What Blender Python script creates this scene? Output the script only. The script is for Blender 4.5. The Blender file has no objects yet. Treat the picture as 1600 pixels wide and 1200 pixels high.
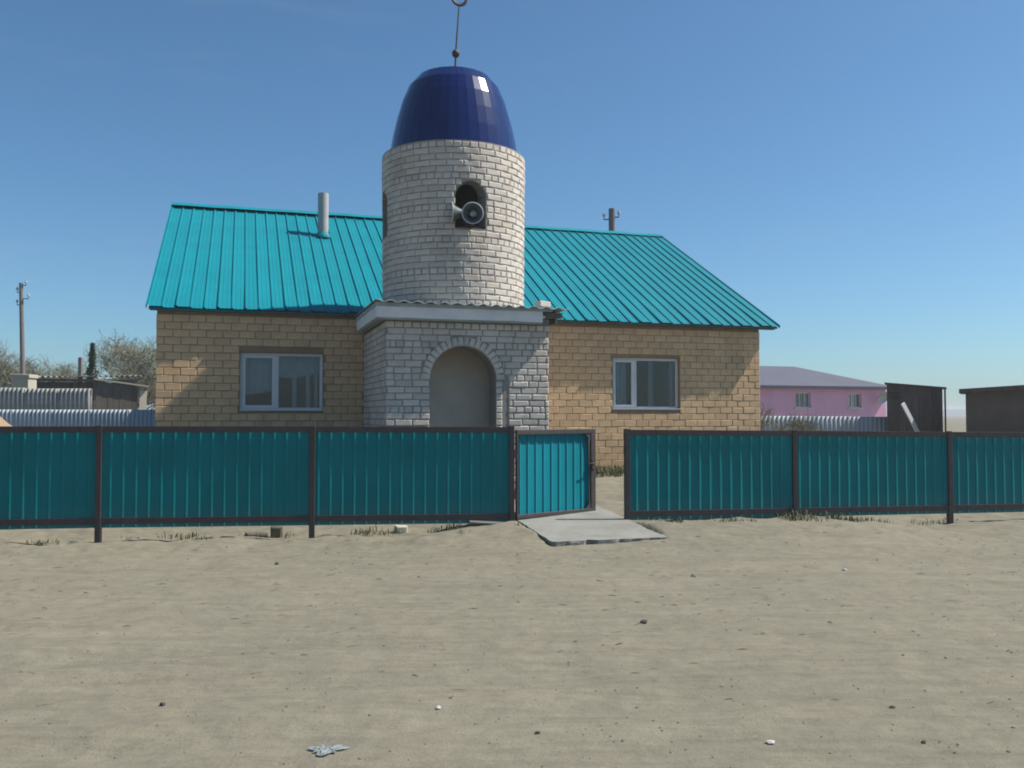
import bpy, math, random
import numpy as np
from mathutils import Vector, Matrix

random.seed(11)
R = math.radians
scene = bpy.context.scene
COL = scene.collection

# ------------------------------------------------------------------ camera
cam_d = bpy.data.cameras.new('camera')
cam_d.sensor_width = 36.0
cam_d.lens = 31.185
cam_d.clip_start = 0.05
cam_d.clip_end = 8000.0
cam = bpy.data.objects.new('camera', cam_d)
COL.objects.link(cam)
cam.location = (0, 0, 1.54)
cam.rotation_euler = (R(90 + 1.98), 0, 0)
scene.camera = cam

# ------------------------------------------------------------------ sky, sun, exposure
SUN_AZ, SUN_EL = 6.5, 52.0            # azimuth: degrees from +X towards +Y
world = bpy.data.worlds.new('World')
scene.world = world
world.use_nodes = True
wn = world.node_tree.nodes
wl = world.node_tree.links
for nd in list(wn):
    wn.remove(nd)
w_out = wn.new('ShaderNodeOutputWorld')
w_bg = wn.new('ShaderNodeBackground')
w_sky = wn.new('ShaderNodeTexSky')
w_sky.sky_type = 'NISHITA'
w_sky.sun_disc = False
w_sky.sun_elevation = R(SUN_EL)
w_sky.sun_rotation = R(90 - SUN_AZ)
w_sky.altitude = 100
w_sky.air_density = 0.9
w_sky.dust_density = 1.0
w_sky.ozone_density = 8.0
w_bg.inputs['Strength'].default_value = 0.078
w_tint = wn.new('ShaderNodeMix')              # slightly cyan white balance of the whole sky
w_tint.data_type = 'RGBA'; w_tint.blend_type = 'MULTIPLY'
w_tint.inputs[0].default_value = 1.0
w_tint.inputs[7].default_value = (0.89, 1.085, 1.03, 1)
wl.new(w_sky.outputs['Color'], w_tint.inputs[6])
w_tc = wn.new('ShaderNodeTexCoord')
w_map = wn.new('ShaderNodeMapping'); w_map.inputs['Scale'].default_value = (1.0, 1.0, 6.0)
w_noi = wn.new('ShaderNodeTexNoise'); w_noi.inputs['Scale'].default_value = 2.6; w_noi.inputs['Detail'].default_value = 7; w_noi.inputs['Roughness'].default_value = .6
w_rmp = wn.new('ShaderNodeMapRange'); w_rmp.inputs[1].default_value = .56; w_rmp.inputs[2].default_value = .80; w_rmp.inputs[3].default_value = 0.0; w_rmp.inputs[4].default_value = .15
w_cld = wn.new('ShaderNodeMix'); w_cld.data_type = 'RGBA'; w_cld.inputs[7].default_value = (3.3, 3.7, 4.1, 1)
wl.new(w_tc.outputs['Generated'], w_map.inputs['Vector']); wl.new(w_map.outputs['Vector'], w_noi.inputs['Vector'])
wl.new(w_noi.outputs['Fac'], w_rmp.inputs[0]); wl.new(w_rmp.outputs[0], w_cld.inputs[0])
wl.new(w_tint.outputs[2], w_cld.inputs[6])
wl.new(w_cld.outputs[2], w_bg.inputs['Color'])
wl.new(w_bg.outputs['Background'], w_out.inputs['Surface'])

sun_d = bpy.data.lights.new('sun', 'SUN')
sun_d.energy = 5.0
sun_d.angle = R(0.55)
sun_d.color = (1.0, 0.945, 0.86)
sun = bpy.data.objects.new('sun', sun_d)
COL.objects.link(sun)
S_DIR = Vector((math.cos(R(SUN_EL)) * math.cos(R(SUN_AZ)), math.cos(R(SUN_EL)) * math.sin(R(SUN_AZ)), math.sin(R(SUN_EL))))
sun.rotation_euler = S_DIR.to_track_quat('Z', 'Y').to_euler()
sun.location = (30, 0, 40)

scene.view_settings.view_transform = 'Standard'
scene.view_settings.look = 'None'
scene.view_settings.gamma = 1.0
scene.view_settings.exposure = 0.65
scene.view_settings.use_curve_mapping = False
scene.render.resolution_x = 1024
scene.render.resolution_y = 768
scene.render.engine = 'CYCLES'
scene.cycles.filter_width = 1.9

# ------------------------------------------------------------------ materials
def new_mat(name):
    m = bpy.data.materials.new(name)
    m.use_nodes = True
    nt = m.node_tree
    return m, nt, nt.nodes, nt.links, nt.nodes['Principled BSDF']

def ramp(N, L, src, stops):
    r = N.new('ShaderNodeValToRGB')
    cr = r.color_ramp
    while len(cr.elements) < len(stops):
        cr.elements.new(0.5)
    for e, (p, c) in zip(cr.elements, stops):
        e.position = p
        e.color = (*c, 1)
    L.new(src, r.inputs['Fac'])
    return r.outputs['Color']

def noise(N, L, scale, detail=4, rough=0.55, stretch=None, coord='Object', rot=None):
    tc = N.new('ShaderNodeTexCoord')
    n = N.new('ShaderNodeTexNoise')
    n.inputs['Scale'].default_value = scale
    n.inputs['Detail'].default_value = detail
    n.inputs['Roughness'].default_value = rough
    if stretch or rot:
        mp = N.new('ShaderNodeMapping')
        if stretch:
            mp.inputs['Scale'].default_value = stretch
        if rot:
            mp.inputs['Rotation'].default_value = rot
        L.new(tc.outputs[coord], mp.inputs['Vector'])
        L.new(mp.outputs['Vector'], n.inputs['Vector'])
    else:
        L.new(tc.outputs[coord], n.inputs['Vector'])
    return n.outputs['Fac']

def mixc(N, L, fac, a, b, mode='MIX'):
    m = N.new('ShaderNodeMix')
    m.data_type = 'RGBA'
    m.blend_type = mode
    for sock, v in ((m.inputs[0], fac), (m.inputs[6], a), (m.inputs[7], b)):
        if hasattr(v, 'node'):
            L.new(v, sock)
        elif isinstance(v, (int, float)):
            sock.default_value = v
        else:
            sock.default_value = (*v, 1)
    return m.outputs[2]

def mathn(N, L, op, a, b=0.0):
    m = N.new('ShaderNodeMath')
    m.operation = op
    for sock, v in zip(m.inputs, (a, b)):
        if hasattr(v, 'node'):
            L.new(v, sock)
        else:
            sock.default_value = v
    return m.outputs[0]

def piece_random(N, L):
    oi = N.new('ShaderNodeObjectInfo')
    ge = N.new('ShaderNodeNewGeometry')
    s = mathn(N, L, 'ADD', oi.outputs['Random'], ge.outputs['Random Per Island'])
    return mathn(N, L, 'FRACT', s)

def mul(c, k):
    return tuple(min(1, x * k) for x in c)

def mat(name, col, rough=0.8, metallic=0.0, var=0.12, scale=6.0, bump=0.15, bscale=40.0, bdist=0.01, spec=0.3,
        piece=0.0, stops=None, stretch=None, coord='Object', coat=0.0, stain=0.0, dust=None):
    m, nt, N, L, P = new_mat(name)
    n1 = noise(N, L, scale, 5, 0.6, stretch, coord)
    if stops:
        c = ramp(N, L, n1, stops)
    else:
        c = ramp(N, L, n1, [(0.25, mul(col, 1 - var)), (0.75, mul(col, 1 + var))])
    if piece:
        pr = piece_random(N, L)
        c = mixc(N, L, 1.0, c, ramp(N, L, pr, [(0.0, (1 - piece,) * 3), (0.5, (1, 1, 1)), (1.0, (1 - piece * 0.35, 1 - piece * 0.5, 1 - piece * 0.7))]), 'MULTIPLY')
    if stain or dust:
        ge = N.new('ShaderNodeNewGeometry')
    if stain:                                      # broad weather stains running across the pieces
        mp = N.new('ShaderNodeMapping'); mp.inputs['Scale'].default_value = (1.5, 1.5, .8)
        L.new(ge.outputs['Position'], mp.inputs['Vector'])
        ns = N.new('ShaderNodeTexNoise'); ns.inputs['Scale'].default_value = 1.3; ns.inputs['Detail'].default_value = 7; ns.inputs['Roughness'].default_value = .65
        L.new(mp.outputs['Vector'], ns.inputs['Vector'])
        c = mixc(N, L, 1.0, c, ramp(N, L, ns.outputs['Fac'], [(.30, (1 - stain, 1 - stain * 1.05, 1 - stain * 1.15)), (.5, (1, 1, 1)), (.72, (1 + stain * .35,) * 3)]), 'MULTIPLY')
    if dust:                                       # splashed dust clinging to the foot of the sheet
        nd_ = N.new('ShaderNodeTexNoise'); nd_.inputs['Scale'].default_value = 7; nd_.inputs['Detail'].default_value = 8; nd_.inputs['Roughness'].default_value = .7
        L.new(ge.outputs['Position'], nd_.inputs['Vector'])
        sx = N.new('ShaderNodeSeparateXYZ'); L.new(ge.outputs['Position'], sx.inputs[0])
        mr = N.new('ShaderNodeMapRange'); mr.inputs[1].default_value = dust[0]; mr.inputs[2].default_value = dust[1]; mr.inputs[3].default_value = dust[2]; mr.inputs[4].default_value = .0
        L.new(sx.outputs['Z'], mr.inputs[0])
        f_ = mathn(N, L, 'MULTIPLY', mr.outputs[0], mathn(N, L, 'MULTIPLY', nd_.outputs['Fac'], 1.6))
        c = mixc(N, L, f_, c, (.17, .16, .125))
    L.new(c, P.inputs['Base Color'])
    P.inputs['Roughness'].default_value = rough
    P.inputs['Metallic'].default_value = metallic
    P.inputs['Specular IOR Level'].default_value = spec
    P.inputs['Coat Weight'].default_value = coat
    if bump:
        b = N.new('ShaderNodeBump')
        b.inputs['Strength'].default_value = bump
        b.inputs['Distance'].default_value = bdist
        L.new(noise(N, L, bscale, 5, 0.6, None, coord), b.inputs['Height'])
        L.new(b.outputs['Normal'], P.inputs['Normal'])
    return m

M = {}
M['white_brick'] = mat('white_silicate_brick', (.54, .49, .435), .88, var=.14, scale=9, bump=.35, bscale=55, bdist=.006, piece=.22, stain=.22)
M['grey_mortar'] = mat('grey_mortar', (.24, .22, .20), .95, var=.2, scale=5, bump=.5, bscale=45, bdist=.008, stain=.2)
M['tan_block'] = mat('tan_wall_block', (.57, .395, .235), .9, var=.14, scale=7, bump=.35, bscale=50, bdist=.006, piece=.16, stain=.16)
M['tan_mortar'] = mat('brown_mortar', (.25, .175, .11), .95, var=.15, scale=5, bump=.4, bscale=40)
M['plaster'] = mat('rough_plaster', (.62, .55, .47), .92, var=.1, scale=2.5, bump=.3, bscale=14, bdist=.012)
M['roof'] = mat('turquoise_roof_metal', (.003, .188, .238), .55, var=.09, scale=1.3, bump=.08, bscale=3, spec=.15, piece=.08, stain=.10)
M['fence'] = mat('teal_sheet_metal', (.0012, .155, .170), .5, var=.10, scale=2, bump=.10, bscale=4, spec=.15, stain=.12, dust=(.15, .50, .22))
M['dark_steel'] = mat('dark_brown_steel', (.055, .045, .045), .65, var=.25, scale=12, bump=.15, bscale=60)
M['dome'] = mat('dark_blue_dome_metal', (.003, .009, .075), .15, metallic=.0, var=.10, scale=3, bump=.02, bscale=10, spec=.55, coat=.3)
M['steel'] = mat('galvanised_steel', (.42, .43, .44), .5, metallic=.6, var=.15, scale=10, bump=.1)
M['fascia'] = mat('pale_fascia_paint', (.66, .64, .63), .75, var=.12, scale=5, bump=.2, bscale=30)
M['slate'] = mat('grey_corrugated_slate', (.30, .34, .35), .9, var=.18, scale=4, bump=.35, bscale=35)
M['pipe'] = mat('cement_pipe', (.34, .34, .335), .9, var=.12, scale=8, bump=.2)
M['pvc'] = mat('white_window_plastic', (.58, .59, .60), .4, var=.05, scale=4, bump=0)
M['curtain'] = mat('pale_curtain', (.55, .60, .66), .9, var=.1, scale=10, bump=.1)
M['concrete'] = mat('pale_concrete', (.190, .190, .172), .93, var=.12, scale=3, bump=.45, bscale=30, bdist=.008, stain=.18)
M['horn'] = mat('grey_horn_paint', (.065, .082, .085), .55, var=.1, scale=8, bump=.05)
M['horn_rim'] = mat('pale_horn_rim', (.40, .40, .40), .45, var=.1, bump=0)
M['wood'] = mat('weathered_grey_wood', (.13, .115, .10), .9, var=.3, scale=3, bump=.4, bscale=25, stretch=(6, 6, .6), piece=.3)
M['dark_wood'] = mat('dark_tarred_wood', (.14, .12, .108), .9, var=.3, scale=3, bump=.4, bscale=25, stretch=(6, 6, .6), piece=.3)
M['pole_wood'] = mat('grey_pole_wood', (.15, .135, .13), .9, var=.2, scale=5, bump=.3, stretch=(6, 6, .5))
M['brown_wall'] = mat('brown_clay_wall', (.13, .105, .09), .95, var=.18, scale=2, bump=.5, bscale=12, bdist=.02)
M['pink'] = mat('pink_paint', (.72, .385, .52), .9, var=.12, scale=1.2, bump=.25, bscale=10)
M['purple_roof'] = mat('grey_purple_roof', (.075, .078, .108), .8, var=.1, scale=1, bump=.1)
M['zinc'] = mat('weathered_zinc_sheet', (.37, .41, .43), .9, metallic=.0, var=.14, scale=2, bump=.1)
M['old_slate'] = mat('old_pale_slate', (.27, .27, .245), .92, var=.15, scale=2.5, bump=.3)
M['cream'] = mat('cream_limewash', (.36, .335, .27), .9, var=.1, scale=3, bump=.2)
M['sand'] = mat('heap_sand', (.26, .195, .12), .97, var=.18, scale=3, bump=.6, bscale=18, bdist=.03)
M['bark'] = mat('grey_brown_bark', (.11, .095, .075), .95, var=.2, scale=8, bump=.3)
M['twig'] = mat('pale_twig', (.18, .175, .135), .95, var=.2, scale=8, bump=0)
M['leaf'] = mat('young_leaf', (.15, .165, .08), .8, var=.35, scale=4, bump=0, piece=.3)
M['conifer'] = mat('dark_needles', (.04, .07, .05), .85, var=.3, scale=6, bump=0, piece=.3)
M['grass'] = mat('dry_green_grass', (.115, .125, .06), .85, var=.3, scale=3, bump=0, piece=.4)
M['dark_stone'] = mat('dark_stone', (.055, .05, .045), .9, var=.3, scale=20, bump=.4)
M['pale_stone'] = mat('pale_stone', (.40, .385, .36), .9, var=.15, scale=20, bump=.3)
M['grey_stone'] = mat('grey_brown_stone', (.145, .13, .108), .92, var=.3, scale=14, bump=.4, piece=.5)
M['hill'] = mat('far_steppe', (.085, .092, .105), 1, var=.2, scale=.01, bump=0)

M['cream_white'] = mat('white_board_paint', (.80, .80, .78), .8, var=.06, scale=5, bump=.1)
# crumpled plastic
m, nt, N, L, P = new_mat('thin_plastic')
P.inputs['Base Color'].default_value = (.23, .26, .265, 1)
P.inputs['Roughness'].default_value = .5
P.inputs['Alpha'].default_value = .75
M['plastic'] = m

# window glass: clear with its own reflection
m, nt, N, L, P = new_mat('window_glass')
N.remove(P)
out = N['Material Output']
tr = N.new('ShaderNodeBsdfTransparent'); tr.inputs['Color'].default_value = (.78, .82, .84, 1)
gl = N.new('ShaderNodeBsdfGlossy'); gl.inputs['Roughness'].default_value = .02
fr = N.new('ShaderNodeFresnel'); fr.inputs['IOR'].default_value = 1.55
mx = N.new('ShaderNodeMixShader')
L.new(fr.outputs[0], mx.inputs[0]); L.new(tr.outputs[0], mx.inputs[1]); L.new(gl.outputs[0], mx.inputs[2])
L.new(mx.outputs[0], out.inputs['Surface'])
M['glass'] = m

# sandy ground
m, nt, N, L, P = new_mat('sandy_ground')
RD = (0, 0, R(-9.5))
n_big = noise(N, L, .35, 4, .6)
n_str = noise(N, L, 1.0, 6, .65, (.16, 3.2, 1), 'Object', RD)
n_fine_s = noise(N, L, 1.0, 6, .7, (1.2, 16, 1), 'Object', RD)
n_mid = noise(N, L, 3.0, 6, .65)
n_grit = noise(N, L, 75, 4, .7)
n_mott = noise(N, L, 9.0, 6, .7)
n_clay = noise(N, L, .9, 5, .65, (.5, 1.6, 1), 'Object', RD)
c = ramp(N, L, n_str, [(.30, (.142, .133, .104)), (.48, (.166, .155, .119)), (.60, (.177, .165, .126)), (.74, (.212, .194, .146))])
c = mixc(N, L, .45, c, ramp(N, L, n_big, [(.32, (.152, .142, .111)), (.68, (.198, .182, .139))]))
c = mixc(N, L, .75, c, ramp(N, L, n_clay, [(.36, (.95, .965, .97)), (.52, (1, 1, 1)), (.70, (1.07, 1.045, 1.02))]), 'MULTIPLY')
c = mixc(N, L, .8, c, ramp(N, L, n_mid, [(.3, (.91, .91, .915)), (.7, (1.08, 1.07, 1.05))]), 'MULTIPLY')
c = mixc(N, L, .8, c, ramp(N, L, n_mott, [(.32, (.84, .84, .85)), (.5, (1, 1, 1)), (.68, (1.13, 1.12, 1.10))]), 'MULTIPLY')
c = mixc(N, L, .8, c, ramp(N, L, n_fine_s, [(.32, (.84, .84, .85)), (.5, (1, 1, 1)), (.7, (1.12, 1.11, 1.08))]), 'MULTIPLY')
c = mixc(N, L, .9, c, ramp(N, L, n_grit, [(.28, (.62, .60, .58)), (.44, (.97, .97, .97)), (.62, (1.03, 1.03, 1.03)), (.74, (1.22, 1.22, 1.20))]), 'MULTIPLY')
L.new(c, P.inputs['Base Color'])
P.inputs['Roughness'].default_value = .97
P.inputs['Specular IOR Level'].default_value = .1
b1 = N.new('ShaderNodeBump'); b1.inputs['Strength'].default_value = .5; b1.inputs['Distance'].default_value = .02
L.new(noise(N, L, 16, 8, .72), b1.inputs['Height'])
b2 = N.new('ShaderNodeBump'); b2.inputs['Strength'].default_value = .5; b2.inputs['Distance'].default_value = .006
L.new(n_grit, b2.inputs['Height']); L.new(b1.outputs['Normal'], b2.inputs['Normal'])
L.new(b2.outputs['Normal'], P.inputs['Normal'])
M['ground'] = m

# ------------------------------------------------------------------ mesh helpers
class MB:
    def __init__(self):
        self.v = []; self.f = []
    def add(self, vs, fs, mtx=None):
        o = len(self.v)
        if mtx is not None:
            vs = [tuple(mtx @ Vector(p)) for p in vs]
        self.v += [tuple(p) for p in vs]
        self.f += [tuple(i + o for i in f) for f in fs]
        return self
    def box(self, x0, x1, y0, y1, z0, z1, mtx=None):
        vs = [(x0, y0, z0), (x1, y0, z0), (x1, y1, z0), (x0, y1, z0), (x0, y0, z1), (x1, y0, z1), (x1, y1, z1), (x0, y1, z1)]
        fs = [(0, 3, 2, 1), (4, 5, 6, 7), (0, 1, 5, 4), (1, 2, 6, 5), (2, 3, 7, 6), (3, 0, 4, 7)]
        return self.add(vs, fs, mtx)
    def tube(self, p0, p1, r0, r1=None, n=8, cap=True):
        p0 = Vector(p0); p1 = Vector(p1)
        r1 = r0 if r1 is None else r1
        d = (p1 - p0).normalized()
        a = d.orthogonal().normalized(); b = d.cross(a)
        vs = []
        for p, r in ((p0, r0), (p1, r1)):
            for k in range(n):
                t = 2 * math.pi * k / n
                vs.append(tuple(p + (a * math.cos(t) + b * math.sin(t)) * r))
        fs = [(k, (k + 1) % n, n + (k + 1) % n, n + k) for k in range(n)]
        if cap:
            fs += [tuple(range(n - 1, -1, -1)), tuple(range(n, 2 * n))]
        return self.add(vs, fs)
    def lathe(self, prof, n=24, mtx=None, closed=False):
        vs = []; fs = []
        for (r, z) in prof:
            for k in range(n):
                t = 2 * math.pi * k / n
                vs.append((r * math.cos(t), r * math.sin(t), z))
        m_ = len(prof)
        for i in range(m_ - 1 + (1 if closed else 0)):
            j = (i + 1) % m_
            for k in range(n):
                fs.append((i * n + k, i * n + (k + 1) % n, j * n + (k + 1) % n, j * n + k))
        return self.add(vs, fs, mtx)
    def sheet(self, prof, zs, thick_dir=None):
        # prof: list of (x, y); extruded through zs
        n = len(prof)
        vs = [(x, y, z) for z in zs for (x, y) in prof]
        fs = []
        for i in range(len(zs) - 1):
            for k in range(n - 1):
                fs.append((i * n + k, i * n + k + 1, (i + 1) * n + k + 1, (i + 1) * n + k))
        return self.add(vs, fs)
    def mesh(self, name, material, smooth=False):
        me = bpy.data.meshes.new(name)
        me.from_pydata(self.v, [], self.f)
        me.update()
        if material is not None:
            me.materials.append(material)
        if smooth:
            me.polygons.foreach_set('use_smooth', [True] * len(me.polygons))
        return me
    def obj(self, name, material, parent=None, smooth=False):
        o = bpy.data.objects.new(name, self.mesh(name, material, smooth))
        COL.objects.link(o)
        if parent is not None:
            o.parent = parent
        return o

def tag(o, label, cat, group=None):
    o['label'] = label; o['category'] = cat
    if group:
        o['group'] = group
    return o

def thing(name, label, cat, loc=(0, 0, 0), rz=0.0, group=None):
    o = bpy.data.objects.new(name, None)
    o.empty_display_size = .3
    COL.objects.link(o)
    o.location = loc; o.rotation_euler = (0, 0, rz)
    return tag(o, label, cat, group)

def structure(o):
    o['kind'] = 'structure'
    return o

def solidify(o, t, offset=0.0):
    md = o.modifiers.new('thickness', 'SOLIDIFY')
    md.thickness = t; md.offset = offset
    return o

def bevel(o, w, seg=2):
    md = o.modifiers.new('edges', 'BEVEL')
    md.width = w; md.segments = seg; md.limit_method = 'ANGLE'
    return o

def inst(name, me, parent, mtx):
    o = bpy.data.objects.new(name, me)
    COL.objects.link(o)
    o.parent = parent
    o.matrix_local = mtx
    return o

# chamfered brick: front faces -Y, centre of the front at the origin, body behind
def brick_geo(w, h, dep, ch, seed):
    rg = random.Random(seed)
    j = lambda: rg.uniform(-.0022, .0022)
    a, b = w / 2, h / 2
    ring = [(-1, -1), (1, -1), (1, 1), (-1, 1)]
    vs = [(x * a, dep, z * b) for x, z in ring]
    vs += [(x * a + j(), ch + j() * .5, z * b + j()) for x, z in ring]
    vs += [(x * (a - ch * rg.uniform(.7, 1.7)), j() * .6, z * (b - ch * rg.uniform(.7, 1.7))) for x, z in ring]
    fs = []
    for o in (0, 4):
        for k in range(4):
            k2 = (k + 1) % 4
            fs.append((o + k, o + k2, o + 4 + k2, o + 4 + k))
    fs.append((8, 9, 10, 11))
    return vs, fs
_bm = {}
def brick_mesh(w, h, dep, ch, material, var):
    key = (round(w, 3), round(h, 3), round(dep, 3), material.name, var)
    if key not in _bm:
        vs, fs = brick_geo(w, h, dep, ch, hash(key[:3]) % 999 + var * 7)
        _bm[key] = MB().add(vs, fs).mesh('brick', material)
    return _bm[key]

CAMP = Vector((0, 0, 1.54))
def lay(bricks, parent, world_mtx, material, name, limit=300, ch=.009):
    """bricks: list of (w, h, dep, matrix local to parent, visible). The largest in view become parts of their own."""
    vis = []; rest = []
    for b in bricks:
        mw = world_mtx @ b[3]
        p = mw.translation
        nrm = -(mw.to_3x3() @ Vector((0, 1, 0)))
        to = CAMP - p
        size = b[0] * b[1] * max(0.0, nrm.dot(to.normalized())) / to.length_squared
        (vis if (b[4] and size > 0) else rest).append((size, b))
    vis.sort(key=lambda t: -t[0])
    rest += vis[limit:]
    for i, (s, (w, h, dep, mt, v)) in enumerate(vis[:limit]):
        inst(name, brick_mesh(round(w / .005) * .005, h, dep, ch, material, i % 4), parent, mt)
    if rest:
        mb = MB()
        for i, (s, (w, h, dep, mt, v)) in enumerate(rest):
            vs, fs = brick_geo(w, h, dep, ch, i % 50)
            mb.add(vs, fs, mt)
        o = mb.obj(name + 'work', material, parent)
        o['kind'] = 'stuff'

# value noise for terrain
_rs = np.random.RandomState(5)
_lat = _rs.rand(256, 256)
def vnoise(x, y):
    x = np.asarray(x, float); y = np.asarray(y, float)
    xi = np.floor(x).astype(int); yi = np.floor(y).astype(int)
    fx = x - xi; fy = y - yi
    fx = fx * fx * (3 - 2 * fx); fy = fy * fy * (3 - 2 * fy)
    g = lambda a, b: _lat[a % 256, b % 256]
    return (g(xi, yi) * (1 - fx) + g(xi + 1, yi) * fx) * (1 - fy) + (g(xi, yi + 1) * (1 - fx) + g(xi + 1, yi + 1) * fx) * fy - .5
def sstep(a, b, x):
    t = np.clip((np.asarray(x, float) - a) / (b - a), 0, 1)
    return t * t * (3 - 2 * t)

FA = R(8.6)
FP = (-4.94, 10.56)
def ground_z(x, y):
    x = np.asarray(x, float); y = np.asarray(y, float)
    dx, dy = x - FP[0], y - FP[1]
    u = dx * math.cos(FA) + dy * math.sin(FA)
    v = -dx * math.sin(FA) + dy * math.cos(FA)
    bump = .15 * sstep(3.2, 5.2, u) * (1 - sstep(9.0, 10.8, u)) * sstep(-2.2, -.7, v)
    rise = .45 * sstep(.25, 4.6, v)
    bank = .03 * sstep(-1.4, -.2, v)
    z = np.maximum(bump + bank, rise) * .5 + .5 * (bump + bank) * (1 - rise / .45) + .5 * rise
    near = (1 - sstep(30, 60, np.hypot(x, y)))
    a9 = R(9.5)
    ru = x * math.cos(a9) + y * math.sin(a9); rv = -x * math.sin(a9) + y * math.cos(a9)
    road = 1 - sstep(-1.6, -.6, v)
    z = z + near * (road * (.028 * vnoise(ru * .12 + 3, rv * 1.3) + .016 * vnoise(ru * .35, rv * 4.3 + 7) + .008 * vnoise(ru * .9, rv * 11 + 2))
                    + (1 - road) * (.05 * vnoise(x * 1.1, y * 1.3 + 9) + .045 * vnoise(x * 2.7, y * 3.1 + 4) + .022 * vnoise(x * 7.3 + 2, y * 8.1) + .012 * vnoise(x * 15, y * 15 + 6))
                    + .014 * vnoise(x * 3.1 + 5, y * 3.3) + .008 * vnoise(x * 8, y * 8 + 3) + .004 * vnoise(x * 17 + 1, y * 17))
    rut = 0
    for (c0, w0, d0, ph) in ((4.55, .16, .030, 0.0), (6.10, .17, .034, .6), (5.2, .13, .016, 1.9), (7.35, .16, .022, 2.6), (8.6, .2, .02, 4.0), (3.6, .15, .022, 3.3)):
        cc = c0 + .22 * np.sin(ru * .33 + ph) + .05 * np.sin(ru * 1.1 + ph * 3)
        e = (rv - cc) / w0
        rut = rut - d0 * np.exp(-e * e) * (.55 + .45 * np.sin(ru * .5 + ph * 5)) + .35 * d0 * (np.exp(-(e - 1.7) ** 2 * 2) + np.exp(-(e + 1.7) ** 2 * 2))
    z = z + rut * road * near
    z = z - .03 * road
    # bedding under the gateway slab
    cx, cy = x - .445, y - 10.0
    a = R(15.5)
    su = cx * math.cos(a) + cy * math.sin(a); sv = -cx * math.sin(a) + cy * math.cos(a)
    inside = sstep(-.03, .06, su) * (1 - sstep(1.36, 1.44, su)) * sstep(-.03, .06, sv) * (1 - sstep(2.7, 3.1, sv))
    bed = .118 + .06 * sv - .075
    return z * (1 - inside) + bed * inside

# ------------------------------------------------------------------ ground
def axis(lo, hi, step, far, grow=1.16):
    a = list(np.arange(lo, hi, step))
    s = step; p = a[-1]; up = []
    while p < far[1]:
        s *= grow; p += s; up.append(p)
    s = step; p = a[0]; dn = []
    while p > far[0]:
        s *= grow; p -= s; dn.append(p)
    return np.array(dn[::-1] + a + up)
gx = axis(-7.5, 8.5, .045, (-3000, 3000))
gy = axis(3.2, 13.5, .04, (-300, 5000))
GX, GY = np.meshgrid(gx, gy)
GZ = ground_z(GX, GY)
nx, ny = len(gx), len(gy)
co = np.stack([GX, GY, GZ], -1).reshape(-1, 3)
idx = np.arange(nx * ny).reshape(ny, nx)
quads = np.stack([idx[:-1, :-1], idx[:-1, 1:], idx[1:, 1:], idx[1:, :-1]], -1).reshape(-1, 4)
me = bpy.data.meshes.new('ground')
me.vertices.add(len(co)); me.vertices.foreach_set('co', co.ravel())
me.loops.add(quads.size); me.loops.foreach_set('vertex_index', quads.ravel().astype(np.int32))
me.polygons.add(len(quads)); me.polygons.foreach_set('loop_start', np.arange(0, quads.size, 4, dtype=np.int32))
me.polygons.foreach_set('use_smooth', np.ones(len(quads), bool))
me.update(calc_edges=True)
me.materials.append(M['ground'])
ground = bpy.data.objects.new('ground', me); COL.objects.link(ground); structure(ground)

# low far hills
mb = MB()
hx = np.linspace(-2500, 2500, 160)
vs = []
for k, x in enumerate(hx):
    h = 9 + 9 * float(vnoise(x * .004 + 4, 1.3)) + 3 * float(vnoise(x * .02, 3.3))
    vs += [(x, 820, -1), (x, 900, max(2, h) + .4), (x, 1150, max(2, h) + 1), (x, 1400, -1)]
fs = []
for k in range(len(hx) - 1):
    for j in range(3):
        fs.append((k * 4 + j, k * 4 + 4 + j, k * 4 + 5 + j, k * 4 + 1 + j))
mb.add(vs, fs)
structure(mb.obj('hills', M['hill'], smooth=True))

def gz(x, y):
    return float(ground_z(x, y))

# ------------------------------------------------------------------ the mosque
TH = R(17)
HZ = .0
mosque = thing('mosque', 'tan block mosque with turquoise metal roof, white brick round tower and blue dome', 'mosque', (-2.5, 15.5, 0), TH)
MW = Matrix.Translation((-2.5, 15.5, 0)) @ Matrix.Rotation(TH, 4, 'Z')
S0, S1 = -3.48, 7.82
EAVE_Z, RIDGE_Z, RIDGE_Q = 3.30, 6.14, 5.05
OV = .19
WT = 3.27                       # wall top
WIN = [(-2.162, -.783, 1.606, 2.595), (4.613, 6.039, 1.64, 2.637)]

# wall core with its two window openings, gables and back wall
mb = MB()
def wall_with_holes(mb, s0, s1, z0, z1, q0, q1, holes):
    s = s0
    for (a, b, c, d) in holes:
        mb.box(s, a, q0, q1, z0, z1)
        mb.box(a, b, q0, q1, z0, c)
        mb.box(a, b, q0, q1, d, z1)
        s = b
    mb.box(s, s1, q0, q1, z0, z1)
BD = .018                        # how far the blocks stand out of the core
wall_with_holes(mb, S0 + .012, S1 - .012, 0.1, WT, BD - .008, .32, WIN)
mb.box(S0 + .012, S0 + .3, .32, 10.0, .1, WT)
mb.box(S1 - .3, S1 - .012, .32, 10.0, .1, WT)
mb.box(S0 + .3, S1 - .3, 9.75, 10.05, .1, WT)
for a, b in ((S0 + .02, S0 + .28), (S1 - .28, S1 - .02)):
    vs = [(a, .05, WT), (a, 10.0, WT), (a, RIDGE_Q, RIDGE_Z - .12), (b, .05, WT), (b, 10.0, WT), (b, RIDGE_Q, RIDGE_Z - .12)]
    mb.add(vs, [(0, 1, 2), (5, 4, 3), (0, 3, 4, 1), (1, 4, 5, 2), (2, 5, 3, 0)])
wall = mb.obj('wall', M['tan_mortar'], mosque)

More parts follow.
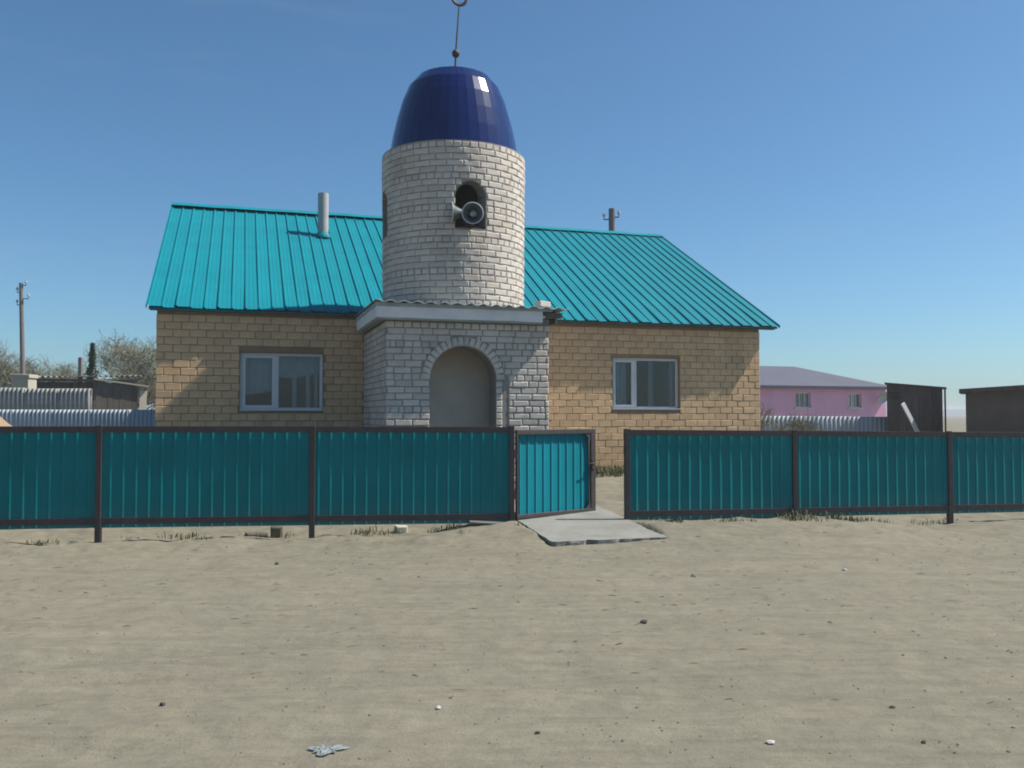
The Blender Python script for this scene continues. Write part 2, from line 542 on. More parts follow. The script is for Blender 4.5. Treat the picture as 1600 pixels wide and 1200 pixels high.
# wall blocks
bl = []
PIT, BW, BH = .126, .26, .117
row = 0
z = .30
PORCH = (-.10, 2.456)
rb = random.Random(3)
while z + PIT <= WT + .02:
    zc = z + PIT / 2
    off = (row % 2) * .13 + rb.uniform(-.012, .012)
    s = S0 - off
    while s < S1:
        a, b = s, s + BW
        s += BW
        # toothed joint near the right corner
        segs = [(max(a, S0), min(b, S1))]
        for (wa, wb, wc, wd) in WIN:
            if zc > wc - .03 and zc < wd + .05:
                new = []
                for (p, q) in segs:
                    if q <= wa or p >= wb:
                        new.append((p, q))
                    else:
                        if p < wa: new.append((p, wa))
                        if q > wb: new.append((wb, q))
                segs = new
        for (p, q) in segs:
            w = q - p - .009
            if p < 7.30 < q and zc < 2.7:
                w -= .022
            if w < .035:
                continue
            c = (p + q) / 2
            hid = (PORCH[0] - .2 < c < PORCH[1] + .1) or (zc < 1.25 and not (4.2 < c < 5.2))
            if PORCH[0] + .1 < c < PORCH[1] - .1 and zc < 2.9:
                continue
            h_ = BH if zc + PIT / 2 < WT - .0 else BH * .9
            mt = Matrix.Translation((c, -BD + rb.uniform(-.0025, .0025) + BD, zc + rb.uniform(-.002, .002))) @ Matrix.Rotation(rb.uniform(-.006, .006), 4, 'Y')
            bl.append((w, h_, .05, mt, not hid))
    z += PIT; row += 1
lay(bl, wall, MW, M['tan_block'], 'block', 300, .006)

# windows
def window(s0, s1, z0, z1, split, curtain_mode):
    fr = MB()
    q0, q1 = .085, .145
    t = .055
    e = .003
    fr.box(s0 + e, s1 - e, q0, q1, z1 - t, z1 - e)
    fr.box(s0 + e, s1 - e, q0, q1, z0 + e, z0 + t)
    fr.box(s0 + e, s0 + t, q0, q1, z0 + t, z1 - t)
    fr.box(s1 - t, s1 - e, q0, q1, z0 + t, z1 - t)
    fr.box(split - .035, split + .035, q0, q1, z0 + t, z1 - t)
    f = bevel(fr.obj('window', M['pvc'], mosque), .004)
    sa = MB()
    a, b, c, d = s0 + t - .012, split - .035 + .012, z0 + t - .012, z1 - t + .012
    w = .05
    sa.box(a, b, q0 - .014, q1 - .012, d - w, d); sa.box(a, b, q0 - .014, q1 - .012, c, c + w)
    sa.box(a, a + w, q0 - .014, q1 - .012, c + w, d - w); sa.box(b - w, b, q0 - .014, q1 - .012, c + w, d - w)
    bevel(sa.obj('sash', M['pvc'], f), .004)
    MB().box(a + w, b - w, .108, .114, c + w, d - w).obj('pane', M['glass'], f)
    MB().box(split + .035, s1 - t, .112, .118, z0 + t, z1 - t).obj('pane', M['glass'], f)
    MB().box(s0 + e, s1 - e, -.012, .084, z0 + .002, z0 + .018).obj('sill', M['pvc'], f)
    # curtains: folded cloth hanging behind the glass
    def cloth(sa_, sb_, ztop, hem, amp, waves, seed):
        rg = random.Random(seed)
        n = 60
        mb = MB()
        prof = []
        ph = rg.uniform(0, 6)
        zs = 10
        vs = []
        for k in range(n + 1):
            u = k / n
            s = sa_ + (sb_ - sa_) * u
            y = .25 + amp * math.sin(ph + u * waves * 6.283) + amp * .5 * math.sin(1.3 + u * waves * 15.1)
            zb = hem(u)
            for i in range(zs + 1):
                v = i / zs
                vs.append((s, y + amp * .25 * math.sin(u * 31 + v * 4), ztop + (zb - ztop) * v))
        fs = [(k * (zs + 1) + i, (k + 1) * (zs + 1) + i, (k + 1) * (zs + 1) + i + 1, k * (zs + 1) + i + 1) for k in range(n) for i in range(zs)]
        o = mb.add(vs, fs).obj('curtain', M['curtain'], f, True)
        solidify(o, .002)
    W = s1 - s0
    if curtain_mode == 'short':
        cloth(s0 - .05, split - .02, z1 + .1, lambda u: z0 + .24 + .10 * u, .014, 4, 1)
        cloth(split - .02, s1 + .05, z1 + .1, lambda u: z0 + .60 - .04 * math.sin(u * 5), .016, 8, 2)
        for k, (a, b) in enumerate(((split + .27, split + .34), (split + .50, split + .57), (s1 - .13, s1 - .08))):
            cloth(a, b, z1 + .1, lambda u: z0 - .05, .008, 1, 6 + k)
    else:
        cloth(s0 + .16, split - .10, z1 + .1, lambda u: z0 - .05, .016, 3, 3)
        cloth(split + .03, split + .13, z1 + .1, lambda u: z0 - .05, .014, 2, 4)
        cloth(split + .36, split + .46, z1 + .1, lambda u: z0 - .05, .014, 2, 5)
        cloth(s1 - .12, s1 + .05, z1 + .1, lambda u: z0 - .05, .014, 2, 9)
    # dark room behind
    return f
window(*WIN[0], -2.162 + .60, 'short')
window(*WIN[1], 4.613 + .50, 'long')

# roof
SL = math.atan2(RIDGE_Z - EAVE_Z, RIDGE_Q + OV)
RL = math.hypot(RIDGE_Z - EAVE_Z, RIDGE_Q + OV)
RS0, RS1 = -3.62, 8.15
def ov(s):
    return .115 + .085 * (s - RS0) / (RS1 - RS0)
mb = MB()
t = .05
vs = []
for s in (RS0 + .03, RS1 - .03):
    vs += [(s, -ov(s) + .03, EAVE_Z - .015), (s, RIDGE_Q, RIDGE_Z - .10), (s, 2 * RIDGE_Q + OV - .03, EAVE_Z - .015),
           (s, -ov(s) + .03, EAVE_Z - .045), (s, RIDGE_Q, RIDGE_Z - .10 - t * 1.5), (s, 2 * RIDGE_Q + OV - .03, EAVE_Z - .045)]
fs = [(0, 1, 4, 3), (1, 2, 5, 4), (6, 9, 10, 7), (7, 10, 11, 8), (0, 6, 7, 1), (1, 7, 8, 2), (3, 4, 10, 9), (4, 5, 11, 10), (0, 3, 9, 6), (2, 8, 11, 5)]
roof = mb.add(vs, fs).obj('roof', M['wood'], mosque)
NP = 54
PW = (RS1 - RS0) / NP
def panel_mesh(length, seed):
    rg = random.Random(seed)
    rib, top, hgt = .040, .020, .026
    prof = [(0, 0), ((rib - top) / 2, hgt), ((rib + top) / 2, hgt), (rib, 0), (PW * .36, .0), (PW * .38, .004), (PW * .42, .004), (PW * .44, 0), (PW * .7, 0), (PW * .72, .004), (PW * .76, .004), (PW * .78, 0), (PW + .002, 0)]
    n = 7
    vs = []; 
    for i in range(n):
        v = length * i / (n - 1)
        dz = rg.uniform(-.003, .003) if 0 < i else rg.uniform(-.010, .006)
        for (x, h) in prof:
            vs.append((x, v, h + dz))
    k = len(prof)
    fs = [(i * k + j, i * k + j + 1, (i + 1) * k + j + 1, (i + 1) * k + j) for i in range(n - 1) for j in range(k - 1)]
    return MB().add(vs, fs).mesh('roof_panel', M['roof'])
pm = [panel_mesh(RL, s) for s in range(5)]
for i in range(NP):
    rg = random.Random(i)
    mt = Matrix.Translation((RS0 + i * PW, -ov(RS0 + i * PW), EAVE_Z)) @ Matrix.Rotation(SL, 4, 'X') @ Matrix.Translation((0, rg.uniform(-.02, .012), rg.uniform(0, .003)))
    inst('roof_panel', pm[i % 5], roof, mt)
# back slope
mb = MB()
for i in range(NP):
    src = pm[0]
    mt = Matrix.Translation((RS0 + (i + 1) * PW, 2 * RIDGE_Q + OV, EAVE_Z)) @ Matrix.Rotation(math.pi, 4, 'Z') @ Matrix.Rotation(SL, 4, 'X')
    mb.add([tuple(v.co) for v in src.vertices], [tuple(p.vertices) for p in src.polygons], mt)
o = mb.obj('back_roof_sheeting', M['roof'], roof); o['kind'] = 'stuff'
# ridge cap
mb = MB()
cs = [(-.17, -.075), (-.03, .012), (.03, .012), (.17, -.075)]
n = 28
vs = []
for k in range(n + 1):
    s = RS0 - .01 + (RS1 - RS0 + .02) * k / n
    dz = .004 * math.sin(k * 2.3)
    for (q, zz) in cs:
        vs.append((s, RIDGE_Q + q, RIDGE_Z + .03 + zz + dz))
fs = [(k * 4 + j, k * 4 + 4 + j, k * 4 + 5 + j, k * 4 + 1 + j) for k in range(n) for j in range(3)]
solidify(mb.add(vs, fs).obj('ridge_cap', M['roof'], roof), .004)
# verge flashing on both gables and the fascia under the eave
for s in (RS0, RS1):
    sgn = -1 if s < 0 else 1
    mb = MB()
    for (qa, za, qb, zb) in ((-ov(s), EAVE_Z, RIDGE_Q, RIDGE_Z),):
        vs = [(s, qa, za - .03), (s, qb, zb - .05), (s, qb, zb + .032), (s, qa, za + .032), (s + sgn * .012, qa, za - .03), (s + sgn * .012, qb, zb - .05), (s + sgn * .012, qb, zb + .032), (s + sgn * .012, qa, za + .032)]
        mb.add(vs, [(0, 1, 2, 3), (7, 6, 5, 4), (0, 4, 5, 1), (1, 5, 6, 2), (2, 6, 7, 3), (3, 7, 4, 0)])
    mb.obj('verge', M['roof'], roof)
MB().box(RS0 + .05, -.30, -.098, -.085, EAVE_Z - .055, EAVE_Z - .018).obj('fascia', M['fence'], roof)
MB().box(2.70, RS1 - .05, -.118, -.105, EAVE_Z - .055, EAVE_Z - .018).obj('fascia', M['fence'], roof)
MB().box(RS0 + .05, RS1 - .05, -.083, -.004, EAVE_Z - .054, EAVE_Z - .047).obj('soffit', M['dark_wood'], roof)
# chimney pipe
mb = MB()
mb.lathe([(.112, 5.1), (.112, 6.27), (.092, 6.27), (.092, 5.1)], 22, Matrix.Translation((-.495, 3.65, 0)))
ch = mb.obj('chimney_pipe', M['pipe'], mosque, True)
md = ch.modifiers.new('split', 'EDGE_SPLIT'); md.split_angle = R(40)
mb = MB()
mb.lathe([(.17, 5.30), (.16, 5.345), (.114, 5.43), (.114, 5.30)], 16, Matrix.Translation((-.495, 3.62, 0)))
mb.obj('flashing', M['roof'], ch)

# porch -----------------------------------------------------------------
PQ = -2.5
PA, PB, PZ0, PZ1 = -.10, 2.456, .30, 2.935
AC, AR, AZ = 1.081, .513, 2.060
mb = MB()
qf, qb = PQ + .010, PQ + .38
cols = list(np.linspace(PA + .012, AC - AR, 4)) + [AC - AR * math.cos(math.pi * k / 40) for k in range(1, 40)] + list(np.linspace(AC + AR, PB - .012, 4))
def ztop(s):
    d = abs(s - AC)
    return None if d > AR + 1e-6 else AZ + math.sqrt(max(0, AR * AR - d * d))
for a, b in zip(cols[:-1], cols[1:]):
    mid = (a + b) / 2
    if abs(mid - AC) > AR:
        mb.box(a, b, qf, qb, PZ0, PZ1)
    else:
        za, zb = ztop(a) or AZ, ztop(b) or AZ
        vs = [(a, qf, za), (b, qf, zb), (b, qf, PZ1), (a, qf, PZ1), (a, qb, za), (b, qb, zb), (b, qb, PZ1), (a, qb, PZ1)]
        mb.add(vs, [(0, 1, 2, 3), (7, 6, 5, 4), (0, 4, 5, 1), (3, 2, 6, 7)])
mb.box(PA + .012, PA + .30, qb, -.003, PZ0, PZ1)
mb.box(PB - .30, PB - .012, qb, -.003, PZ0, PZ1)
porch = mb.obj('porch', M['grey_mortar'], mosque)
# plastered inside
mb = MB()
mb.box(PA + .302, PB - .302, PQ + .82, PQ + .95, PZ0, PZ1 - .002)
mb.box(PA + .302, PA + .33, qb + .004, PQ + .818, PZ0, PZ1 - .002)
mb.box(PB - .33, PB - .302, qb + .004, PQ + .818, PZ0, PZ1 - .002)
mb.obj('inner_plaster', M['plaster'], porch)
MB().box(PA - .0, PB + .0, PQ - .0, -.006, PZ1 + .001, PZ1 + .09).obj('ceiling_slab', M['concrete'], porch)

RO = AR + .135                    # outer radius of the brick ring
bl = []
PITW, WW, WH = .0975, .26, .0875
row = 0
z = PZ0
rb = random.Random(8)
JM = 2.13
while z + PITW <= PZ1 + .01:
    zc = z + PITW / 2
    top_row = z + 2 * PITW > PZ1 + .01
    header = (row % 5 == 3) or top_row
    bw = .13 if header else WW
    off = (row % 2) * (bw / 2) + (rb.uniform(-.02, .02) if not top_row else 0)
    s = PA - off
    while s < PB:
        bw2 = bw if rb.random() > .10 or top_row else bw * .6
        a, b = max(s, PA), min(s + bw2, PB)
        s += bw2
        segs = [(a, b)]
        if zc < AZ + .045:
            hl, hr = AC - AR, AC + AR + .20
        elif zc < AZ + RO + .012:
            d = math.sqrt(max(0, (RO + .012) ** 2 - (zc - AZ) ** 2))
            hl, hr = AC - d, AC + d
        else:
            hl = hr = None
        if hl is not None:
            new = []
            for (p, q) in segs:
                if q <= hl or p >= hr:
                    new.append((p, q))
                else:
                    if p < hl: new.append((p, hl))
                    if q > hr: new.append((hr, q))
            segs = new
        for (p, q) in segs:
            w = q - p - .013
            if w < .03:
                continue
            c = (p + q) / 2
            yo = -.012 if top_row else rb.uniform(-.003, .003)
            mt = Matrix.Translation((c, PQ + yo, zc + rb.uniform(-.003, .003))) @ Matrix.Rotation(rb.uniform(-.012, .012), 4, 'Y')
            bl.append((w, WH * rb.uniform(.93, 1.0), .05, mt, zc > 1.4))
    # header column beside the opening
    if zc < AZ + .02:
        mt = Matrix.Translation((AC + AR + .052, PQ + rb.uniform(-.003, .003), zc))
        bl.append((.10, WH * .95, .05, mt, zc > 1.4))
    # left and right flanks
    for side in (0, 1):
        q = PQ + (row % 2) * .13
        while q < -.05:
            a, b = max(q, PQ + .0), min(q + WW, -.02)
            q += WW
            if b - a < .05: continue
            c = (a + b) / 2
            w = b - a - .013
            if side == 0:
                mt = Matrix.Translation((PA, c, zc)) @ Matrix.Rotation(-math.pi / 2, 4, 'Z')
            else:
                mt = Matrix.Translation((PB, c, zc)) @ Matrix.Rotation(math.pi / 2, 4, 'Z')
            if a <= PQ + .001:
                w -= .05; mt = Matrix.Translation((0, .026, 0)) @ mt
            bl.append((w, WH * rb.uniform(.95, 1), .05, mt, side == 0 and zc > 1.4))
    z += PITW; row += 1
lay(bl, porch, MW, M['white_brick'], 'brick', 300, .010)
# arch ring
NV = 20
for k in range(NV):
    a = math.pi * (k + .5) / NV
    w = math.pi * (AR + .06) / NV - .012
    rm = AR + .068
    mt = Matrix.Translation((AC + rm * math.cos(a), PQ - .014 + rb.uniform(-.004, .004), AZ + .03 + rm * math.sin(a) - .02)) @ Matrix.Rotation(-(a - math.pi / 2) + rb.uniform(-.03, .03), 4, 'Y')
    inst('arch_brick', brick_mesh(round(w / .005) * .005, .125, .07, .011, M['white_brick'], k % 4), porch, mt)

# cornice
CQ = PQ - .15
CA, CB = -.262, 2.30
def board(name, p, mat_, parent, wob=.004, n=12):
    # p: (s0,q0,s1,q1,z0,z1,t) upright board along a line with a slightly wavy lower edge
    s0, q0, s1, q1, z0, z1, t = p
    d = Vector((s1 - s0, q1 - q0, 0)); ln = d.length; d.normalize(); nn = Vector((-d.y, d.x, 0)) * t
    rg = random.Random(int(ln * 100))
    vs = []
    for k in range(n + 1):
        c = Vector((s0, q0, 0)) + d * ln * k / n
        lo = z0 + rg.uniform(-wob, wob); hi = z1 + rg.uniform(-wob, wob)
        for off, zz in ((Vector(), lo), (Vector(), hi), (nn, hi), (nn, lo)):
            vs.append((c.x + off.x, c.y + off.y, zz))
    fs = [(k * 4 + j, k * 4 + 4 + j, k * 4 + 4 + (j + 1) % 4, k * 4 + (j + 1) % 4) for k in range(n) for j in range(4)]
    fs += [(0, 1, 2, 3), (n * 4 + 3, n * 4 + 2, n * 4 + 1, n * 4)]
    return MB().add(vs, fs).obj(name, mat_, parent)
board('cornice_board', (CA, CQ, CB, CQ, 2.965, 3.150, .022), M['fascia'], porch)
board('cornice_board', (CA - .001, -.32, CA - .001, CQ - .004, 2.965, 3.150, .022), M['fascia'], porch)
board('cornice_board', (2.62, CQ + .25, 2.62, -.05, 2.98, 3.14, .022), M['wood'], porch)
MB().box(CA + .026, CB + .05, CQ + .026, -.32, 3.036, 3.06).obj('soffit_board', M['fascia'], porch)
MB().box(CA + .026, CB - .004, CQ + .026, PQ - .016, 2.942, 2.966).obj('soffit_board', M['slate'], porch)
MB().box(CA + .026, PA - .016, PQ - .016, -.32, 2.942, 2.966).obj('soffit_board', M['slate'], porch)
board('edge_strip', (CA - .012, CQ - .014, CB + .16, CQ - .014, 3.128, 3.182, .010), M['slate'], porch, .003)
board('edge_strip', (CA - .014, -.32, CA - .014, CQ - .016, 3.128, 3.182, .010), M['slate'], porch, .003)
MB().box(CB + .02, 2.64, CQ + .05, CQ + .13, 3.04, 3.12).obj('rafter_end', M['dark_wood'], porch)
MB().box(CB + .02, 2.60, CQ + .22, -.1, 3.075, 3.135).obj('rafter_end', M['dark_wood'], porch)
# corrugated slates lying on the porch
SW, SAMP = .2, .016
for k in range(3):
    a = CA - .03 + k * .995; b = a + 1.01
    rg = random.Random(k)
    n = int((b - a) / SW * 8)
    vs = []
    rows = 5
    for i in range(rows + 1):
        q = PQ - .235 + rg.uniform(-.005, .005) * (i == 0) + 2.45 * i / rows
        for j in range(n + 1):
            s = a + (b - a) * j / n
            chip = rg.uniform(-.012, .012) if i == 0 else 0
            vs.append((s, q + chip, 3.200 + k * .004 - .012 * (s - CA) + SAMP * math.cos((s - CA) / SW * 6.283) + .01 * i / rows))
    fs = [(i * (n + 1) + j, i * (n + 1) + j + 1, (i + 1) * (n + 1) + j + 1, (i + 1) * (n + 1) + j) for i in range(rows) for j in range(n)]
    solidify(MB().add(vs, fs).obj('roofing_sheet', M['slate'], porch, True), .009)

# tower -----------------------------------------------------------------
TC = (1.20, -1.32)
TR = 1.155
TZ0, TZ1 = 3.06, 5.745
TW = Matrix.Translation((TC[0], TC[1], 0))
OPW, OPZ0, OPZS = .243, 4.39, 4.885        # half width, sill, springing of the arch
def flare(z):
    return 1 + .022 * (z - TZ0) / (TZ1 - TZ0)
def op_top(dx):
    return OPZS + math.sqrt(max(0, OPW * OPW - dx * dx))
mb = MB()
RC, RI = TR - .006, TR - .27
na = 240
for k in range(na):
    t0, t1 = 2 * math.pi * k / na, 2 * math.pi * (k + 1) / na
    def dxo(t):
        # nearest opening centre: angles measured from the front (-Y)
        t = (t + math.pi / 4) % (math.pi / 2) - math.pi / 4
        return math.sin(t) * TR
    tm = (t0 + t1) / 2
    segs = [(TZ0, TZ0, TZ1, TZ1)]
    inside = abs(dxo(tm)) < OPW
    if inside:
        z0a, z1a = op_top(dxo(t0)), op_top(dxo(t1))
        segs = [(TZ0, TZ0, OPZ0, OPZ0), (z0a, z1a, TZ1, TZ1)]
    for (a0, a1, b0, b1) in segs:
        def P_(t, r, z):
            r = r * flare(z)
            return (math.sin(t) * r, -math.cos(t) * r, z)
        vs = [P_(t0, RC, a0), P_(t1, RC, a1), P_(t1, RC, b1), P_(t0, RC, b0), P_(t0, RI, a0), P_(t1, RI, a1), P_(t1, RI, b1), P_(t0, RI, b0)]
        mb.add(vs, [(0, 1, 2, 3), (5, 4, 7, 6), (3, 2, 6, 7), (0, 4, 5, 1)])
    # jambs
    nxt = abs(dxo(tm + 2 * math.pi / na)) < OPW
    if inside != nxt:
        zz = OPZS + .0
        vs = [P_(t1, RC, OPZ0), P_(t1, RI, OPZ0), P_(t1, RI, zz + .03), P_(t1, RC, zz + .03)]
        mb.add(vs, [(0, 1, 2, 3)])
tower = mb.obj('tower', M['grey_mortar'], mosque)
tower.matrix_local = TW
bl = []
row = 0
z = TZ0 + .04
rb = random.Random(21)
while z + PITW <= TZ1 + .02:
    zc = z + PITW / 2
    header = row % 5 == 1
    bw = .13 if header else WW
    rr = TR * flare(zc)
    nb = int(round(2 * math.pi * rr / bw))
    st = 2 * math.pi / nb
    off = (row % 2) * st / 2 + rb.uniform(-.02, .02)
    for i in range(nb):
        a, b = off + i * st, off + (i + 1) * st
        segs = [(a, b)]
        if zc > OPZ0 and zc < OPZS + OPW + .02:
            hw = OPW if zc < OPZS else math.sqrt(max(0, (OPW + .015) ** 2 - (zc - OPZS) ** 2))
            ha = math.asin(min(.9, hw / rr)) if hw > 0 else 0
            for q in range(-1, 6):
                c0 = q * math.pi / 2
                new = []
                for (p, e) in segs:
                    if e <= c0 - ha or p >= c0 + ha:
                        new.append((p, e))
                    else:
                        if p < c0 - ha: new.append((p, c0 - ha))
                        if e > c0 + ha: new.append((c0 + ha, e))
                segs = new
        for (p, e) in segs:
            w = (e - p) * rr - .013
            if w < .03: continue
            t = (p + e) / 2
            r_ = rr + rb.uniform(-.003, .003)
            mt = Matrix.Translation((math.sin(t) * r_, -math.cos(t) * r_, zc + rb.uniform(-.002, .002))) @ Matrix.Rotation(t, 4, 'Z') @ Matrix.Rotation(rb.uniform(-.008, .008), 4, 'Y')
            bl.append((w, WH * rb.uniform(.95, 1), .05, mt, zc > TZ0 + .15))
    z += PITW; row += 1
lay(bl, tower, MW @ TW, M['white_brick'], 'brick', 300, .009)
# mortar spill at the tower foot
mb = MB()
rg = random.Random(4)
for k in range(90):
    t = rg.uniform(-1.3, 1.4)
    r_ = TR + rg.uniform(.02, .16)
    s_ = rg.uniform(.01, .035)
    c = Vector((math.sin(t) * r_, -math.cos(t) * r_, 3.20 + s_ * .3))
    vs = [c + Vector((rg.uniform(-1, 1), rg.uniform(-1, 1), rg.uniform(-.5, .7))).normalized() * s_ * rg.uniform(.6, 1.4) for _ in range(6)]
    mb.add([tuple(v) for v in vs], [(0, 1, 2), (0, 2, 3), (0, 3, 4), (0, 4, 5), (1, 3, 2), (1, 4, 3), (2, 5, 4), (5, 1, 0)])
o = mb.obj('mortar_rubble', M['concrete'], tower); o['kind'] = 'stuff'
# floor slab inside the tower and cap under the dome
mb = MB(); mb.lathe([(0.001, 5.67), (TR - .02, 5.67), (TR - .02, 5.748), (.001, 5.748)], 48)
mb.obj('top_slab', M['concrete'], tower)

# dome: flat blue sheets in rings
prof = [(1.065, 5.75), (1.005, 6.10), (.935, 6.40), (.855, 6.68), (.755, 6.92), (.60, 7.10), (.37, 7.195), (.02, 7.235)]
NF = 40
mb = MB(); mb.lathe([(r - .02, z - .005) for r, z in prof], 32)
dome = mb.obj('dome', M['dark_steel'], mosque, True)
dome.matrix_local = TW
for bi in range(len(prof) - 1):
    (r0, z0), (r1, z1) = prof[bi], prof[bi + 1]
    nf = NF if bi < 5 else 20
    h = math.pi / nf
    # flat trapezoid: mid-edge at radius r
    a0, a1 = r0 * math.tan(h) - .0015, r1 * math.tan(h) - .0015
    sl = math.hypot(r1 - r0, z1 - z0)
    t = .006
    # local frame: origin at the lower mid-edge
    vs = [(-a0, 0, 0), (a0, 0, 0), (a1, 0, sl + .004), (-a1, 0, sl + .004), (-a0, t, 0), (a0, t, 0), (a1, t, sl), (-a1, t, sl)]
    fs = [(0, 1, 2, 3), (0, 4, 5, 1), (1, 5, 6, 2), (2, 6, 7, 3), (3, 7, 4, 0)]
    pmesh = MB().add(vs, fs).mesh('dome_panel', M['dome'])
    tilt = math.atan2(r0 - r1, z1 - z0)
    for k in range(nf):
        rg = random.Random(bi * 100 + k)
        th = 2 * math.pi * (k + .5) / nf
        mt = Matrix.Rotation(th, 4, 'Z') @ Matrix.Translation((0, -r0 + rg.uniform(-.001, .001), z0)) @ Matrix.Rotation(-tilt + rg.uniform(-.006, .006), 4, 'X') @ Matrix.Rotation(rg.uniform(-.008, .008), 4, 'Z')
        inst('dome_panel', pmesh, dome, mt)
# finial: rod, ball and crescent
mb = MB(); mb.tube((0.02, 0, 7.2), (.03, 0, 7.56), .020, .016, 8); mb.tube((.03, 0, 7.56), (.085, .0, 8.39), .016, .011, 8)
fin = mb.obj('finial_rod', M['dark_steel'], mosque); fin.matrix_local = TW
mb = MB(); mb.lathe([(.001, -.07)] + [(.066 * math.cos(a), .07 * math.sin(a)) for a in np.linspace(-1.3, 1.3, 9)] + [(.001, .07)], 14, Matrix.Translation((.03, 0, 7.56)))
mb.obj('ball', M['dark_steel'], fin, True)
mb = MB()
ns = 28
vs = []
for k in range(ns + 1):
    a = -math.pi / 2 + (k / ns - .5) * 4.6
    w = .030 * math.cos((k / ns - .5) * math.pi) + .002
    for (dr, dy) in ((-w, 0), (0, .012), (w, 0), (0, -.012)):
        r_ = .125 + dr
        vs.append((  .09 + r_ * math.cos(a), dy, 8.52 + r_ * math.sin(a)))
fs = [(k * 4 + j, k * 4 + 4 + j, k * 4 + 4 + (j + 1) % 4, k * 4 + (j + 1) % 4) for k in range(ns) for j in range(4)]
mb.add(vs, fs).obj('crescent', M['dark_steel'], fin)

# ------------------------------------------------------------------ loudspeakers in the tower opening
def horn(label, wpos, yaw, pitch):
    h = thing('horn_loudspeaker', label, 'loudspeaker', wpos, 0, 'horn loudspeakers on the tower')
    h.rotation_euler = (pitch, 0, yaw)
    h.scale = (.88, .88, .88)
    # axis: -Y is the mouth
    rot = Matrix.Rotation(math.pi / 2, 4, 'X')          # lathe +Z -> -Y
    pr = [(.045, -.24), (.05, -.15), (.06, -.08), (.085, -.01), (.125, .06), (.175, .105), (.178, .105), (.13, .055), (.09, -.015), (.065, -.085), (.055, -.15), (.05, -.245)]
    body = MB().lathe(pr[:6], 30, rot).obj('horn_bell', M['horn'], h, True)
    solidify(body, .005, 1)
    MB().lathe([(.170, .098), (.186, .098), (.189, .107), (.184, .116), (.170, .114)], 32, rot, True).obj('rim', M['horn_rim'], h, True)
    MB().lathe([(.001, .01), (.034, .008), (.040, -.01), (.030, -.09), (.001, -.09)], 16, rot).obj('phase_plug', M['horn_rim'], h, True)
    MB().lathe([(.001, -.35), (.06, -.345), (.068, -.30), (.068, -.23), (.05, -.22), (.001, -.22)], 18, rot).obj('driver', M['horn_rim'], h, True)
    br = MB(); br.box(-.012, .012, .17, .20, -.16, -.06); br.box(-.05, .05, .10, .26, -.168, -.160)
    br.obj('bracket', M['dark_steel'], h)
    return h
def HW(s, q, z):
    return MW @ Vector((s, q, z))
horn('grey horn loudspeaker facing the street in the tower opening', HW(1.18, -2.62, 4.575), R(8), R(2))
horn('grey horn loudspeaker turned sideways, its rim edge-on, left in the tower opening', HW(.985, -2.52, 4.60), R(-80), R(0))
tag(MB().box(.0, .34, -.02, .02, -.02, .02).obj('mounting_bar', M['dark_steel']), 'short steel bar under the horn loudspeakers on the tower sill', 'bar')
bar = bpy.data.objects['mounting_bar']
bar.matrix_world = MW @ Matrix.Translation((1.05, -2.40, 4.42))

# loose brick on the porch roof
o = MB().add(*brick_geo(.25, .088, .12, .008, 3)).obj('loose_brick', M['white_brick'])
tag(o, 'loose white brick lying on the right end of the porch roof', 'brick')
o.matrix_world = MW @ Matrix.Translation((2.42, -2.45, 3.275)) @ Matrix.Rotation(.5, 4, 'Z')

